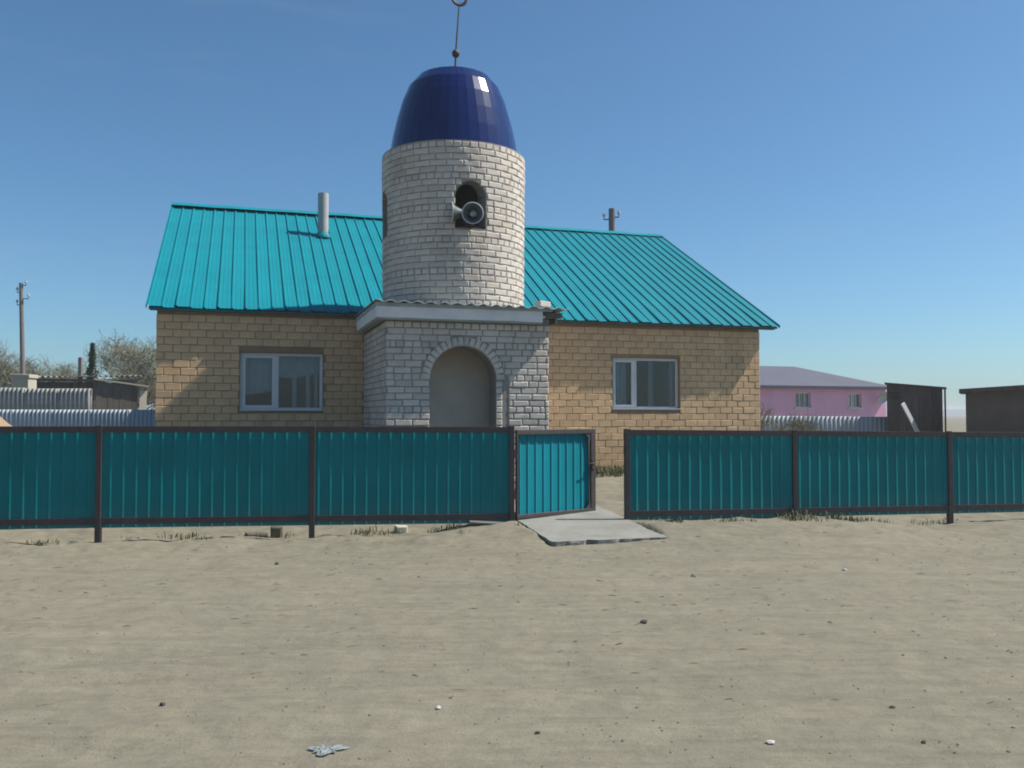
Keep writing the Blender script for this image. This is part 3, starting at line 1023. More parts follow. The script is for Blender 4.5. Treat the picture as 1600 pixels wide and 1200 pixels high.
# ------------------------------------------------------------------ front fence
def rib_profile(length, pitch=.145, dep=.008, start=.03):
    # closed strip of a trapezoidal sheet; ribs stand towards -Y
    pts = [(0, 0)]
    x = start
    while x + .045 < length:
        pts += [(x, 0), (x + .008, -dep), (x + .022, -dep), (x + .040, 0)]
        x += pitch
    pts.append((length, 0))
    return pts
def fence_run(name, label, posts, heights, bottoms, extra_end=None):
    """posts: list of (x, y); bays between consecutive posts"""
    f = thing(name, label, 'fence', (posts[0][0], posts[0][1], 0), 0)
    base = Vector((posts[0][0], posts[0][1], 0))
    for i, (x, y) in enumerate(posts):
        g = gz(x, y)
        mb = MB()
        a = math.atan2(posts[-1][1] - posts[0][1], posts[-1][0] - posts[0][0])
        mb.box(-.034, .034, -.034, .034, g - .4, heights[i] + .012, Matrix.Translation((x - base.x, y - base.y, 0)) @ Matrix.Rotation(a, 4, 'Z'))
        bevel(mb.obj('post', M['dark_steel'], f), .005)
    for i in range(len(posts) - 1):
        p0, p1 = Vector((*posts[i], 0)), Vector((*posts[i + 1], 0))
        d = (p1 - p0); ln = d.length; a = math.atan2(d.y, d.x)
        dh = math.atan2((heights[i + 1] - heights[i]), ln)
        T = Matrix.Translation((p0.x - base.x, p0.y - base.y, 0)) @ Matrix.Rotation(a, 4, 'Z')
        z0, z1 = heights[i], heights[i + 1]
        def rail(name, za, zb, hgt, dep, q):
            vs = []
            for (x, zz) in ((.036, za), (ln - .036, zb)):
                vs += [(x, q, zz), (x, q + dep, zz), (x, q + dep, zz + hgt), (x, q, zz + hgt)]
            o = MB().add(vs, [(0, 1, 2, 3), (7, 6, 5, 4), (0, 4, 5, 1), (1, 5, 6, 2), (2, 6, 7, 3), (3, 7, 4, 0)], T).obj(name, M['dark_steel'], f)
            bevel(o, .002)
        rail('top_rail', z0 - .075, z1 - .075, .075, .009, -.028)
        b0, b1 = bottoms[i], bottoms[i + 1]
        rail('bottom_rail', b0 + .045, b1 + .045, .075, .009, -.028)
        # corrugated sheet behind the rails
        prof = rib_profile(ln - .01, .145, .008, .03 + random.Random(i).uniform(0, .08))
        zs = 9
        vs = []
        rg = random.Random(i + 40)
        for k in range(zs):
            v = k / (zs - 1)
            for (x, y) in prof:
                u = x / ln
                zb = b0 + (b1 - b0) * u; zt = z0 + (z1 - z0) * u - .006
                wob = .0012 * math.sin(v * 5 + x * 3 + i) * math.sin(v * math.pi)
                vs.append((x + .005, y - .0085 + wob, zb + (zt - zb) * v))
        n = len(prof)
        fs = [(k * n + j, k * n + j + 1, (k + 1) * n + j + 1, (k + 1) * n + j) for k in range(zs - 1) for j in range(n - 1)]
        solidify(MB().add(vs, fs, T).obj('sheet_panel', M['fence'], f), .0012)
    return f
dl = Vector((math.cos(FA), math.sin(FA)))
lp = [(FP[0] + dl.x * s, FP[1] + dl.y * s) for s in (-4.94, -2.46, .036, 2.512, 4.99)]
fence_run('metal_fence', 'teal ribbed sheet metal fence on dark posts left of the gate', lp, [1.41, 1.405, 1.403, 1.398, 1.385], [.20, .20, .20, .185, .17])
rp = [(1.491, 11.533), (3.80, 11.975), (6.10, 12.41), (8.35, 12.84), (10.6, 13.27)]
fence_run('metal_fence', 'teal ribbed sheet metal fence on dark posts right of the gate', rp, [1.345, 1.325, 1.30, 1.285, 1.28], [.175, .17, .165, .16, .16])

# gate leaf, swung inwards
ga = math.atan2(.87, 1.09)
gate = thing('gate', 'bright teal metal gate leaf swung half open on its left post', 'gate', (.052, 11.325, 0), ga)
GW, GB, GT = 1.385, .215, 1.345
mb = MB()
mb.box(0, GW, -.02, .02, GT - .062, GT); mb.box(0, GW, -.02, .02, GB, GB + .05)
mb.box(0, .024, -.02, .02, GB + .05, GT - .062); mb.box(GW - .085, GW, -.02, .02, GB + .05, GT - .062)
bevel(mb.obj('frame', M['dark_steel'], gate), .005)
prof = rib_profile(GW - .09, .135, .012, .05)
zs = 7
vs = []
for k in range(zs):
    v = k / (zs - 1)
    for (x, y) in prof:
        # right edge buckled a little
        bk = .03 * max(0, x / GW - .75) * 4 * (v - .3) ** 2
        vs.append((x + .02, y + .036 + bk, GB + .005 + (GT - GB - .01) * v))
n = len(prof)
fs = [(k * n + j, k * n + j + 1, (k + 1) * n + j + 1, (k + 1) * n + j) for k in range(zs - 1) for j in range(n - 1)]
solidify(MB().add(vs, fs).obj('sheet_panel', M['roof'], gate), .0012)
# corner gussets
for sx, sz in ((1, 1), (1, -1)):
    x = GW - .085; z = GT - .062 if sz > 0 else GB + .05
    mb = MB(); vs = [(x, -.012, z), (x - .10, -.012, z), (x, -.012, z - sz * .10), (x, -.004, z), (x - .10, -.004, z), (x, -.004, z - sz * .10)]
    mb.add(vs, [(0, 1, 2), (5, 4, 3), (0, 3, 4, 1), (1, 4, 5, 2), (2, 5, 3, 0)]).obj('gusset', M['dark_steel'], gate)
mb = MB(); mb.tube((-.012, 0, GB + .25), (-.012, 0, GB + .36), .014, n=8); mb.obj('hinge', M['dark_steel'], gate)
mb = MB(); mb.tube((-.012, 0, GT - .36), (-.012, 0, GT - .25), .014, n=8); mb.obj('hinge', M['dark_steel'], gate)
mb = MB(); mb.box(GW - .075, GW - .03, -.034, -.021, .80, .92); mb.tube((GW - .055, -.034, .88), (GW - .055, -.07, .88), .008); mb.tube((GW - .055, -.066, .88), (GW - .15, -.066, .88), .008)
mb.obj('latch', M['dark_steel'], gate)

# concrete slab at the gate
slab_o = Vector((.445, 10.0)); sa_ = R(15.5)
mb = MB()
rg = random.Random(6)
nxs, nys = 26, 40
W_, L_ = 1.43, 2.6
def slab_top(u, v):
    return .128 + .06 * v * L_ + .0012 * rg.uniform(-1, 1)
vs = []; 
for i in range(nys + 1):
    for j in range(nxs + 1):
        u, v = j / nxs, i / nys
        x, y = u * W_, v * L_
        if i == 0: y += .022 * float(vnoise(u * 7 + 3, .4)) + .030 * float(vnoise(u * 19, 2.2)) + (.05 if .30 < u < .36 else 0)
        if j in (0, nxs): x += rg.uniform(-.008, .008)
        if i == 0 and j in (0, nxs): y += .03
        vs.append((x, y, slab_top(u, v)))
n1 = nxs + 1
fs = [(i * n1 + j, i * n1 + j + 1, (i + 1) * n1 + j + 1, (i + 1) * n1 + j) for i in range(nys) for j in range(nxs)]
edge = [j for j in range(n1)] + [i * n1 + nxs for i in range(1, nys + 1)] + [nys * n1 + j for j in range(nxs - 1, -1, -1)] + [i * n1 for i in range(nys - 1, 0, -1)]
base = len(vs)
for e in edge:
    x, y, z = vs[e]
    vs.append((x, y + .03 * float(vnoise(x * 16, y * 3 + 7)), z - .03 + .04 * float(vnoise(x * 11 + 4, y * 9))))
for e in edge:
    x, y, z = vs[e]
    vs.append((x, y + .012, z - .22))
ne = len(edge)
for k in range(ne):
    k2 = (k + 1) % ne
    fs.append((edge[k2], edge[k], base + k, base + k2))
    fs.append((base + k2, base + k, base + ne + k, base + ne + k2))
slab = mb.add(vs, fs).obj('concrete_slab', M['concrete'])
slab.location = (slab_o.x, slab_o.y, -.012); slab.rotation_euler = (0, 0, sa_)
tag(slab, 'pale broken-edged concrete slab lying in the gateway', 'slab')

# ------------------------------------------------------------------ right-hand neighbours
def hip_roof(mb, x0, x1, y0, y1, z, rz, inset, ov=.35):
    a = [(x0 - ov, y0 - ov, z), (x1 + ov, y0 - ov, z), (x1 + ov, y1 + ov, z), (x0 - ov, y1 + ov, z)]
    ym = (y0 + y1) / 2
    r = [(x0 + inset, ym, rz), (x1 - inset, ym, rz)]
    b = [(p[0], p[1], z - .12) for p in a]
    mb.add(a + r + b, [(0, 1, 5, 4), (1, 2, 5), (2, 3, 4, 5), (3, 0, 4), (0, 6, 7, 1), (1, 7, 8, 2), (2, 8, 9, 3), (3, 9, 6, 0), (6, 9, 8, 7)])
ph = thing('pink_house', 'pink painted house with grey purple hipped roof beyond the right fence', 'house', (17.7, 42.0, .4), R(19))
X0, X1, Y0, Y1 = -9.6, 0, 0, 6.0
pw = [(-5.08, -4.26, 1.47, 2.16), (-2.15, -1.42, 1.47, 2.13)]
mb = MB()
s = X0
for (a, b, c, d) in pw:
    mb.box(s, a, Y0, Y0 + .35, 0, 2.45); mb.box(a, b, Y0, Y0 + .35, 0, c); mb.box(a, b, Y0, Y0 + .35, d, 2.45); s = b
mb.box(s, X1, Y0, Y0 + .35, 0, 2.45)
mb.box(X0, X0 + .35, Y0 + .35, Y1, 0, 2.45); mb.box(X1 - .35, X1, Y0 + .35, Y1, 0, 2.45); mb.box(X0 + .35, X1 - .35, Y1 - .35, Y1, 0, 2.45)
mb.obj('wall', M['pink'], ph)
mb = MB(); hip_roof(mb, X0, X1, Y0, Y1, 2.45, 3.52, 2.9, .30); mb.obj('roof', M['purple_roof'], ph)
for (a, b, c, d) in pw:
    mb = MB(); t = .05
    mb.box(a, b, Y0 + .1, Y0 + .16, d - t, d); mb.box(a, b, Y0 + .1, Y0 + .16, c, c + t)
    mb.box(a, a + t, Y0 + .1, Y0 + .16, c + t, d - t); mb.box(b - t, b, Y0 + .1, Y0 + .16, c + t, d - t)
    for k in (1, 2):
        x = a + (b - a) * k / 3; mb.box(x - .02, x + .02, Y0 + .1, Y0 + .16, c + t, d - t)
    w = mb.obj('window', M['pvc'], ph)
    MB().box(a + t, b - t, Y0 + .12, Y0 + .13, c + t, d - t).obj('pane', M['glass'], w)
    MB().box(a - .08, b + .08, Y0 - .10, Y0 + .09, c - .06, c - .005).obj('sill', M['pvc'], w)
mb = MB(); mb.tube((-.5, Y0 - .25, 1.95), (-.5, Y0, 1.95), .02); mb.lathe([(.001, 0), (.12, .02), (.23, .07), (.30, .13)], 16, Matrix.Translation((-.5, Y0 - .25, 1.98)) @ Matrix.Rotation(R(110), 4, 'X'))
mb.obj('dish_aerial', M['steel'], ph)

def corrugated(name, p0, p1, z0, z1, pitch, amp, material, parent, wob=0.0, tops=None):
    p0 = Vector((*p0, 0)); p1 = Vector((*p1, 0)); d = p1 - p0; ln = d.length; d.normalize(); nn = Vector((d.y, -d.x, 0))
    n = max(4, int(ln / pitch * 6))
    vs = []
    rg = random.Random(int(ln * 10 + z1 * 100))
    for k in range(n + 1):
        s = ln * k / n
        c = p0 + d * s + nn * amp * math.cos(s / pitch * 6.283)
        tz = z1 + (tops(s) if tops else 0)
        for zz in (z0, (z0 + tz) / 2, tz):
            vs.append((c.x, c.y, zz))
    fs = [(k * 3 + j, k * 3 + 3 + j, k * 3 + 4 + j, k * 3 + 1 + j) for k in range(n) for j in range(2)]
    return solidify(MB().add(vs, fs).obj(name, material, parent, True), .008)

f = thing('zinc_fence', 'low grey corrugated metal fence before the pink house', 'fence', (7.7, 26.4, .4))
for k in range(4):
    corrugated('sheet', (-1.6 + k * 1.31, 0), (-.28 + k * 1.31, 0), 0, 1.11 - .01 * k, .13, .018, M['zinc'], f)
for k in range(5):
    MB().box(-1.6 + k * 1.31 - .03, -1.6 + k * 1.31 + .03, .03, .09, -.3, 1.08).obj('post', M['wood'], f)

# dark plank shed with a leaning white board
sh = thing('plank_shed', 'dark upright plank shed with sloping roof right of the pink house', 'shed', (10.98, 26.0, .4), R(-24))
def plank_wall(parent, xa, xb, y, zb, za_f, mat_, w=.16, depth=.025, face=-1):
    x = xa; k = 0
    while x < xb - .02:
        e = min(x + w, xb)
        rg = random.Random(int(x * 77))
        o = rg.uniform(0, .012)
        z0_ = za_f(x); z1_ = za_f(e)
        vs = [(x + .004, y - o, zb), (e - .004, y - o, zb), (e - .004, y - o, z1_), (x + .004, y - o, z0_), (x + .004, y + depth, zb), (e - .004, y + depth, zb), (e - .004, y + depth, z1_), (x + .004, y + depth, z0_)]
        MB().add(vs, [(0, 1, 2, 3), (5, 4, 7, 6), (3, 2, 6, 7), (0, 3, 7, 4), (1, 5, 6, 2)]).obj('plank', mat_, parent)
        x = e; k += 1
plank_wall(sh, 0, 1.48, 0, -.2, lambda x: 2.035 - .10 * x, M['dark_wood'], .17)
MB().add([(.02, .03, -.2), (1.46, .03, -.2), (1.46, 2.4, -.2), (.02, 2.4, -.2), (.02, .03, 2.03), (1.46, .03, 1.888), (1.46, 2.4, 1.92), (.02, 2.4, 2.07)], [(0, 1, 5, 4), (1, 2, 6, 5), (2, 3, 7, 6), (3, 0, 4, 7), (4, 5, 6, 7)]).obj('body', M['dark_wood'], sh)
mb = MB()
vs = [(-.05, -.1, 2.085), (1.58, -.1, 1.924), (1.58, 2.5, 1.984), (-.05, 2.5, 2.15)]
vs += [(x, y, z - .06) for x, y, z in vs]
mb.add(vs, [(0, 1, 2, 3), (7, 6, 5, 4), (0, 4, 5, 1), (1, 5, 6, 2), (2, 6, 7, 3), (3, 7, 4, 0)]); mb.obj('roof', M['dark_wood'], sh)
MB().tube((1.54, -.06, -.3), (1.54, -.06, 1.87), .025).obj('corner_post', M['wood'], sh)
tag(MB().box(-.06, .06, -.02, .02, -1.65, .0).obj('white_board', M['cream_white']), 'long white board leaning against the dark plank shed', 'board')
wb = bpy.data.objects['white_board']; wb.location = (11.10, 25.2, 1.86); wb.rotation_euler = (R(-3), R(-31), R(22))
for k in range(3):
    o = MB().box(0, .34, -.05, .05, 0, .045).obj('short_plank', M['wood'])
    o.location = (11.0 + .01 * k, 25.93, 2.20 - .085 * k); o.rotation_euler = (0, R(1 + 2 * k), R(-24))
    tag(o, ['topmost short plank nailed high on the dark plank shed', 'middle short plank nailed high on the dark plank shed', 'lowest short plank nailed high on the dark plank shed'][k], 'plank', 'short planks on the dark shed')

br = thing('brown_shed', 'low brown clay-walled shed with flat roof at the far right edge', 'shed', (11.25, 22.0, .4), R(-28))
mb = MB(); mb.box(0, 5.2, 0, 3.5, -.2, 1.66); mb.obj('wall', M['brown_wall'], br)
mb = MB()
vs = [(-.14, -.15, 1.665), (5.4, -.15, 1.98), (5.4, 3.7, 2.04), (-.14, 3.7, 1.72)]
vs += [(x, y, z + .11) for x, y, z in vs]
mb.add(vs, [(3, 2, 1, 0), (4, 5, 6, 7), (0, 1, 5, 4), (1, 2, 6, 5), (2, 3, 7, 6), (3, 0, 4, 7)]); mb.obj('roof', M['dark_wood'], br)
mb = MB(); mb.add([(.1, .003, 1.655), (5.19, .003, 1.655), (5.19, .003, 1.965), (.1, .003, 1.68), (.1, .3, 1.655), (5.19, .3, 1.655), (5.19, .3, 1.965), (.1, .3, 1.68)], [(0, 1, 2, 3), (7, 6, 5, 4), (3, 2, 6, 7)]); mb.obj('gable', M['brown_wall'], br)

# ------------------------------------------------------------------ left-hand neighbours
f = thing('zinc_fence', 'low grey corrugated metal fence behind the sand heap, left of the mosque', 'fence', (-15.6, 24.0, .4))
for k in range(6):
    corrugated('sheet', (k * 1.05, 0), (1.06 + k * 1.05, 0), 0, 1.275, .113, .018, M['zinc'], f)
f = thing('slate_fence', 'taller fence of old wavy slate sheets behind the zinc fence', 'fence', (-19.5, 29.5, .4))
for k in range(5):
    rg = random.Random(k)
    corrugated('sheet', (k * 1.10, 0), (1.12 + k * 1.10, .02), -.2, 2.02 + rg.uniform(-.02, .02), .145, .026, M['old_slate'], f)
sh = thing('long_shed', 'long dark shed with wavy slate roof behind the slate fence', 'shed', (-18.6, 34.3, .4), R(26))
MB().box(0, 3.8, .1, 2.6, -.3, 2.42).obj('wall', M['dark_wood'], sh)
vs = []
n = 150
for i in range(4):
    for j in range(n + 1):
        x = -.15 + 4.1 * j / n
        vs.append((x, -.25 + 3.0 * i / 3, 2.60 + .03 * x + .10 * i / 3 + .03 * math.cos(x / .2 * 6.283)))
fs = [(i * (n + 1) + j, i * (n + 1) + j + 1, (i + 1) * (n + 1) + j + 1, (i + 1) * (n + 1) + j) for i in range(3) for j in range(n)]
solidify(MB().add(vs, fs).obj('roof', M['old_slate'], sh, True), .012)
for k in range(6):
    MB().box(.02 + .72 * k, .10 + .72 * k, 0, .09, -.3, 2.5).obj('post', M['wood'], sh)
MB().box(-.1, 3.9, -.06, -.002, 2.44, 2.55).obj('eave_beam', M['dark_wood'], sh)

sh = thing('plank_shed', 'small grey plank shed with slanting board roof left of the mosque', 'shed', (-14.55, 31.0, .4), R(23))
plank_wall(sh, 0, 1.36, 0, -.2, lambda x: 2.32 - .14 * x, M['wood'], .19)
MB().box(.03, 1.34, .03, 1.6, -.2, 2.08).obj('body', M['wood'], sh)
mb = MB()
vs = [(-.06, -.12, 2.36), (1.72, -.12, 2.12), (1.72, 1.8, 2.16), (-.06, 1.8, 2.40)]
vs += [(x, y, z + .05) for x, y, z in vs]
mb.add(vs, [(3, 2, 1, 0), (4, 5, 6, 7), (0, 1, 5, 4), (1, 2, 6, 5), (2, 3, 7, 6), (3, 0, 4, 7)]); mb.obj('roof', M['cream'], sh)
MB().add([(1.38, -.02, -.2), (1.60, .02, -.2), (1.66, .02, 2.0), (1.42, -.02, 2.02), (1.38, .04, -.2), (1.60, .08, -.2), (1.66, .08, 2.0), (1.42, .04, 2.02)], [(0, 1, 2, 3), (7, 6, 5, 4), (0, 4, 5, 1), (1, 5, 6, 2), (2, 6, 7, 3), (3, 7, 4, 0)]).obj('side_board', M['cream'], sh)

o = bevel(MB().add([(0, 0, 0), (.66, 0, 0), (.66, .6, 0), (0, .6, 0), (.0, 0, 2.55), (.64, 0, 2.5), (.64, .6, 2.5), (0, .6, 2.55), (-.03, -.03, 2.55), (.69, -.03, 2.5), (.69, .63, 2.5), (-.03, .63, 2.55), (-.03, -.03, 2.67), (.69, -.03, 2.64), (.69, .63, 2.64), (-.03, .63, 2.67)],
    [(0, 1, 5, 4), (1, 2, 6, 5), (2, 3, 7, 6), (3, 0, 4, 7), (8, 9, 13, 12), (9, 10, 14, 13), (10, 11, 15, 14), (11, 8, 12, 15), (12, 13, 14, 15), (11, 10, 9, 8)]).obj('masonry_chimney', M['cream']), .02)
o.location = (-18.65, 33.0, .4)
tag(o, 'cream limewashed masonry stack below the left utility pole', 'chimney')

# sand heap
mb = MB()
rg = np.random.RandomState(2)
n = 46
vs = []
for i in range(n + 1):
    for j in range(n + 1):
        x, y = -3.0 + 6 * j / n, -2 + 4 * i / n
        r = math.hypot(x / 2.6, y / 1.7)
        z_ = 1.95 * max(0, 1 - r) ** .85 * (1 + .18 * float(vnoise(x * 2 + 9, y * 2))) + .05 * float(vnoise(x * 5, y * 5)) - .03 - .5 * max(0, r - .93)
        vs.append((x, y, z_))
fs = [(i * (n + 1) + j, i * (n + 1) + j + 1, (i + 1) * (n + 1) + j + 1, (i + 1) * (n + 1) + j) for i in range(n) for j in range(n)]
o = mb.add(vs, fs).obj('sand_heap', M['sand'], None, True)
o.location = (-8.45, 13.0, .22)
tag(o, 'heap of yellow sand behind the left fence', 'sand heap')

# utility poles
def pole(label, base, top, r0, r1, stub=None, arms=()):
    p = thing('utility_pole', label, 'pole', base, 0, 'utility poles')
    b = Vector(base); t = Vector(top) - b
    MB().tube((0, 0, -.5), t, r0, r1, 10).obj('shaft', M['pole_wood'], p)
    if stub:
        MB().box(r0 + .002, r0 + .16, -.09, .09, -.5, stub).obj('concrete_stub', M['cream'], p)
    for (frac, lx, side) in arms:
        c = t * frac
        mb = MB(); mb.tube(c, c + Vector((lx, 0, 0)), .02, .02, 6); mb.tube(c + Vector((lx, 0, 0)), c + Vector((lx, 0, .14)), .014, .014, 6)
        mb.obj('bracket', M['dark_steel'], p)
        MB().lathe([(.001, .0), (.05, .01), (.055, .06), (.035, .09), (.045, .12), (.001, .15)], 10, Matrix.Translation(c + Vector((lx, 0, .10)))).obj('insulator', M['zinc'], p)
    return p
pole('tall grey wooden utility pole standing behind the sheds on the left', (-21.95, 40, .4), (-22.24, 40, 7.5), .13, .085, None, ((.985, .22, 1), (.94, -.18, 1), (.90, .32, 1), (.86, -.2, 1)))
pole('grey pole top with insulators showing above the turquoise roof ridge', (3.40, 30, .4), (3.40, 30, 8.55), .14, .11, None, ((.955, -.27, 1), (.965, .24, 1)))
o = MB().box(-.07, .07, -.07, .07, 0, 3.56).obj('wooden_post', M['pole_wood']); o.location = (-18.27, 36.9 + .6, .4)
tag(o, 'short dark wooden post sticking up behind the long shed roof', 'post')

# ------------------------------------------------------------------ trees and shrubs
def tree(name, label, base, height, spread, seed, leafn=700, cat='tree', group=None, levels=5, trunk_r=.10, stems=1, lean=.25, leaf=.032, droop=0.0, rmin=.009):
    t = thing(name, label, cat, base, 0, group)
    rg = random.Random(seed)
    trunk = MB(); twigs = MB(); tips = []
    def grow(p, d, ln, r, lv):
        steps = 3
        for i in range(steps):
            d = (d + Vector((rg.uniform(-1, 1), rg.uniform(-1, 1), rg.uniform(-.5, .6) - droop)) * .22).normalized()
            q = p + d * (ln / steps)
            r2 = r * .86
            (trunk if lv >= levels - 2 else twigs).tube(p, q, max(r, rmin), max(r2, rmin), 6 if lv >= levels - 2 else 3, False)
            p, r = q, r2
            if lv <= 1:
                tips.append((p.copy(), d.copy()))
            elif i > 0 or lv < levels:
                if rg.random() < .75:
                    side = Vector((rg.uniform(-1, 1), rg.uniform(-1, 1), rg.uniform(-.1, .9))).normalized()
                    grow(p, (d * .45 + side * spread).normalized(), ln * rg.uniform(.55, .8), r * .6, lv - 1)
        if lv > 0:
            for k in range(3 if lv > 1 else 2):
                side = Vector((rg.uniform(-1, 1), rg.uniform(-1, 1), rg.uniform(-.2, .8))).normalized()
                grow(p, (d * .6 + side * spread).normalized(), ln * rg.uniform(.55, .85), r * .7, lv - 1)
    for s in range(stems):
        d0 = Vector((rg.uniform(-lean, lean), rg.uniform(-lean, lean), 1)).normalized()
        grow(Vector((rg.uniform(-.1, .1) * (stems > 1) * 2, rg.uniform(-.1, .1) * (stems > 1), -.1)), d0, height * .36, trunk_r, levels)
    trunk.obj('trunk', M['bark'], t, True)
    o = twigs.obj('crown', M['twig'], t)
    if leafn and tips:
        lm = MB()
        for k in range(leafn):
            p, d = tips[rg.randrange(len(tips))]
            c = p + Vector((rg.gauss(0, 1), rg.gauss(0, 1), rg.gauss(0, 1))) * .10
            a = Vector((rg.uniform(-1, 1), rg.uniform(-1, 1), rg.uniform(-1, 1))).normalized()
            b = a.orthogonal().normalized()
            s = leaf * rg.uniform(.6, 1.3)
            lm.add([tuple(c + a * s), tuple(c + b * s * .5), tuple(c - a * s), tuple(c - b * s * .5)], [(0, 1, 2, 3)])
        lo = lm.obj('leaves', M['leaf'], o); lo['kind'] = 'stuff'
    return t
G_T = 'bare spring trees left of the mosque'
tree('spring_tree', 'bare spring tree nearest the left wall of the mosque', (-16.9, 41, .4), 4.9, .8, 1, 2500, group=G_T)
tree('spring_tree', 'bare spring tree with forked trunk between small shed and conifer', (-18.9, 43, .4), 4.7, .8, 5, 2500, group=G_T)
tree('spring_tree', 'bushy greenish tree at the left edge behind the utility pole', (-26.6, 45, .4), 5.0, .8, 3, 3500, group=G_T, stems=2)
tree('spring_tree', 'low bushy tree just right of the left utility pole', (-24.0, 47, .4), 4.2, .85, 8, 3000, group=G_T, stems=2)
tree('spring_tree', 'low hazy tree behind the short wooden post', (-20.9, 49, .4), 3.7, .9, 12, 2500, group=G_T, stems=2)
tree('shrub', 'bare reddish shrub at the right corner of the mosque', (5.75, 19.0, .42), 1.5, .9, 9, 200, 'shrub', None, 4, .02, 4, .5, .025, 0.0, .004)

# narrow conifer
t = thing('conifer', 'narrow dark conifer above the shed roofs on the left', 'conifer', (-18.0, 38, .4))
MB().tube((0, 0, -.1), (.03, 0, 4.1), .07, .015, 7).obj('trunk', M['bark'], t)
mb = MB(); rg = random.Random(2)
for k in range(1500):
    z_ = rg.uniform(1.6, 4.2)
    rr = .05 + .13 * (4.25 - z_) / 1.2 * (1 + .45 * math.sin(z_ * 9.0)) + .18 * max(0, 3.0 - z_)
    a = rg.uniform(0, 6.283); r_ = rr * math.sqrt(rg.random())
    c = Vector((math.cos(a) * r_, math.sin(a) * r_, z_))
    d = (Vector((math.cos(a), math.sin(a), rg.uniform(-.2, .9)))).normalized(); b = d.orthogonal().normalized()
    s = rg.uniform(.05, .10)
    mb.add([tuple(c + d * s), tuple(c + b * s * .35), tuple(c - d * s), tuple(c - b * s * .35)], [(0, 1, 2, 3)])
mb.obj('crown', M['conifer'], t)

# ------------------------------------------------------------------ grass, stones, litter
mb = MB(); rg = random.Random(13)
def tuft(x, y, n, r, h):
    for k in range(n):
        a = rg.uniform(0, 6.283); d = r * math.sqrt(rg.random())
        px, py = x + math.cos(a) * d, y + math.sin(a) * d * .6
        z_ = gz(px, py) - .01
        hh = h * rg.uniform(.5, 1.2); la = rg.uniform(0, 6.283); ll = hh * rg.uniform(.2, .8)
        w = rg.uniform(.003, .007)
        wx, wy = math.sin(la) * w, -math.cos(la) * w
        tx, ty = px + math.cos(la) * ll, py + math.sin(la) * ll
        mx_, my_ = px + math.cos(la) * ll * .3, py + math.sin(la) * ll * .3
        mb.add([(px - wx, py - wy, z_), (px + wx, py + wy, z_), (mx_ + wx, my_ + wy, z_ + hh * .6), (mx_ - wx, my_ - wy, z_ + hh * .6), (tx, ty, z_ + hh)], [(0, 1, 2, 3), (3, 2, 4)])
def fpt(s, v):
    return FP[0] + dl.x * s - dl.y * v, FP[1] + dl.y * s + dl.x * v
for (s, v, n, r, h) in ((.9, .2, 60, .25, .08), (-.6, .1, 40, .2, .07), (1.2, -.15, 30, .2, .06), (2.0, .3, 60, .3, .08), (3.3, .25, 90, .35, .10), (4.2, .1, 60, .3, .07),
                        (7.0, -.1, 50, .25, .07), (8.8, -.15, 130, .28, .10), (9.4, -.2, 110, .25, .10), (9.9, -.1, 50, .25, .07), (11.0, .3, 40, .3, .07), (7.9, -.2, 50, .3, .06)):
    x, y = fpt(s, v); tuft(x, y, n, r, h)
for k in range(46):            # belt along the house wall behind the gateway
    s = rg.uniform(3.2, 6.5)
    p = HW(s, -.1 - rg.random() * .9, 0); tuft(p.x, p.y, 55, .22, .17)
for k in range(30):
    x, y = fpt(rg.uniform(-2, 12), rg.uniform(-.5, 2.6)); tuft(x, y, 10, .12, .05)
g = mb.obj('grass', M['grass']); g['kind'] = 'stuff'; g['label'] = 'thin dry green grass along the fence foot and house wall'; g['category'] = 'grass'

def rock_geo(r, rg, flat=.65, sub=1):
    ph = (1 + 5 ** .5) / 2
    vs = [(-1, ph, 0), (1, ph, 0), (-1, -ph, 0), (1, -ph, 0), (0, -1, ph), (0, 1, ph), (0, -1, -ph), (0, 1, -ph), (ph, 0, -1), (ph, 0, 1), (-ph, 0, -1), (-ph, 0, 1)]
    fs = [(0, 11, 5), (0, 5, 1), (0, 1, 7), (0, 7, 10), (0, 10, 11), (1, 5, 9), (5, 11, 4), (11, 10, 2), (10, 7, 6), (7, 1, 8), (3, 9, 4), (3, 4, 2), (3, 2, 6), (3, 6, 8), (3, 8, 9), (4, 9, 5), (2, 4, 11), (6, 2, 10), (8, 6, 7), (9, 8, 1)]
    out = []
    sx, sy = rg.uniform(.8, 1.3), rg.uniform(.7, 1.1)
    for v in vs:
        k = r / 1.9 * rg.uniform(.75, 1.2)
        out.append((v[0] * k * sx, v[1] * k * sy, v[2] * k * flat))
    return out, fs
# loose grit and chips
mb = MB(); rg = random.Random(31)
for k in range(4200):
    y = 3.6 + (11.5 - 3.6) * rg.random() ** 1.3
    x = rg.uniform(-.62, .62) * y
    r_ = .0022 + .008 * rg.random() ** 6
    if k % 6 == 0:
        r_ *= 1.35
    vs, fs = rock_geo(r_, rg, .6)
    z_ = gz(x, y)
    # octahedral chip: keep it cheap
    c = [(r_, 0, 0), (0, r_ * .8, 0), (-r_ * 1.1, 0, 0), (0, -r_ * .9, 0), (0, 0, r_ * .6), (0, 0, -r_ * .5)]
    a = rg.uniform(0, 6.28)
    mb.add([(x + p[0] * math.cos(a) - p[1] * math.sin(a), y + p[0] * math.sin(a) + p[1] * math.cos(a), z_ + p[2] + r_ * .15) for p in c],
           [(0, 1, 4), (1, 2, 4), (2, 3, 4), (3, 0, 4), (1, 0, 5), (2, 1, 5), (3, 2, 5), (0, 3, 5)])
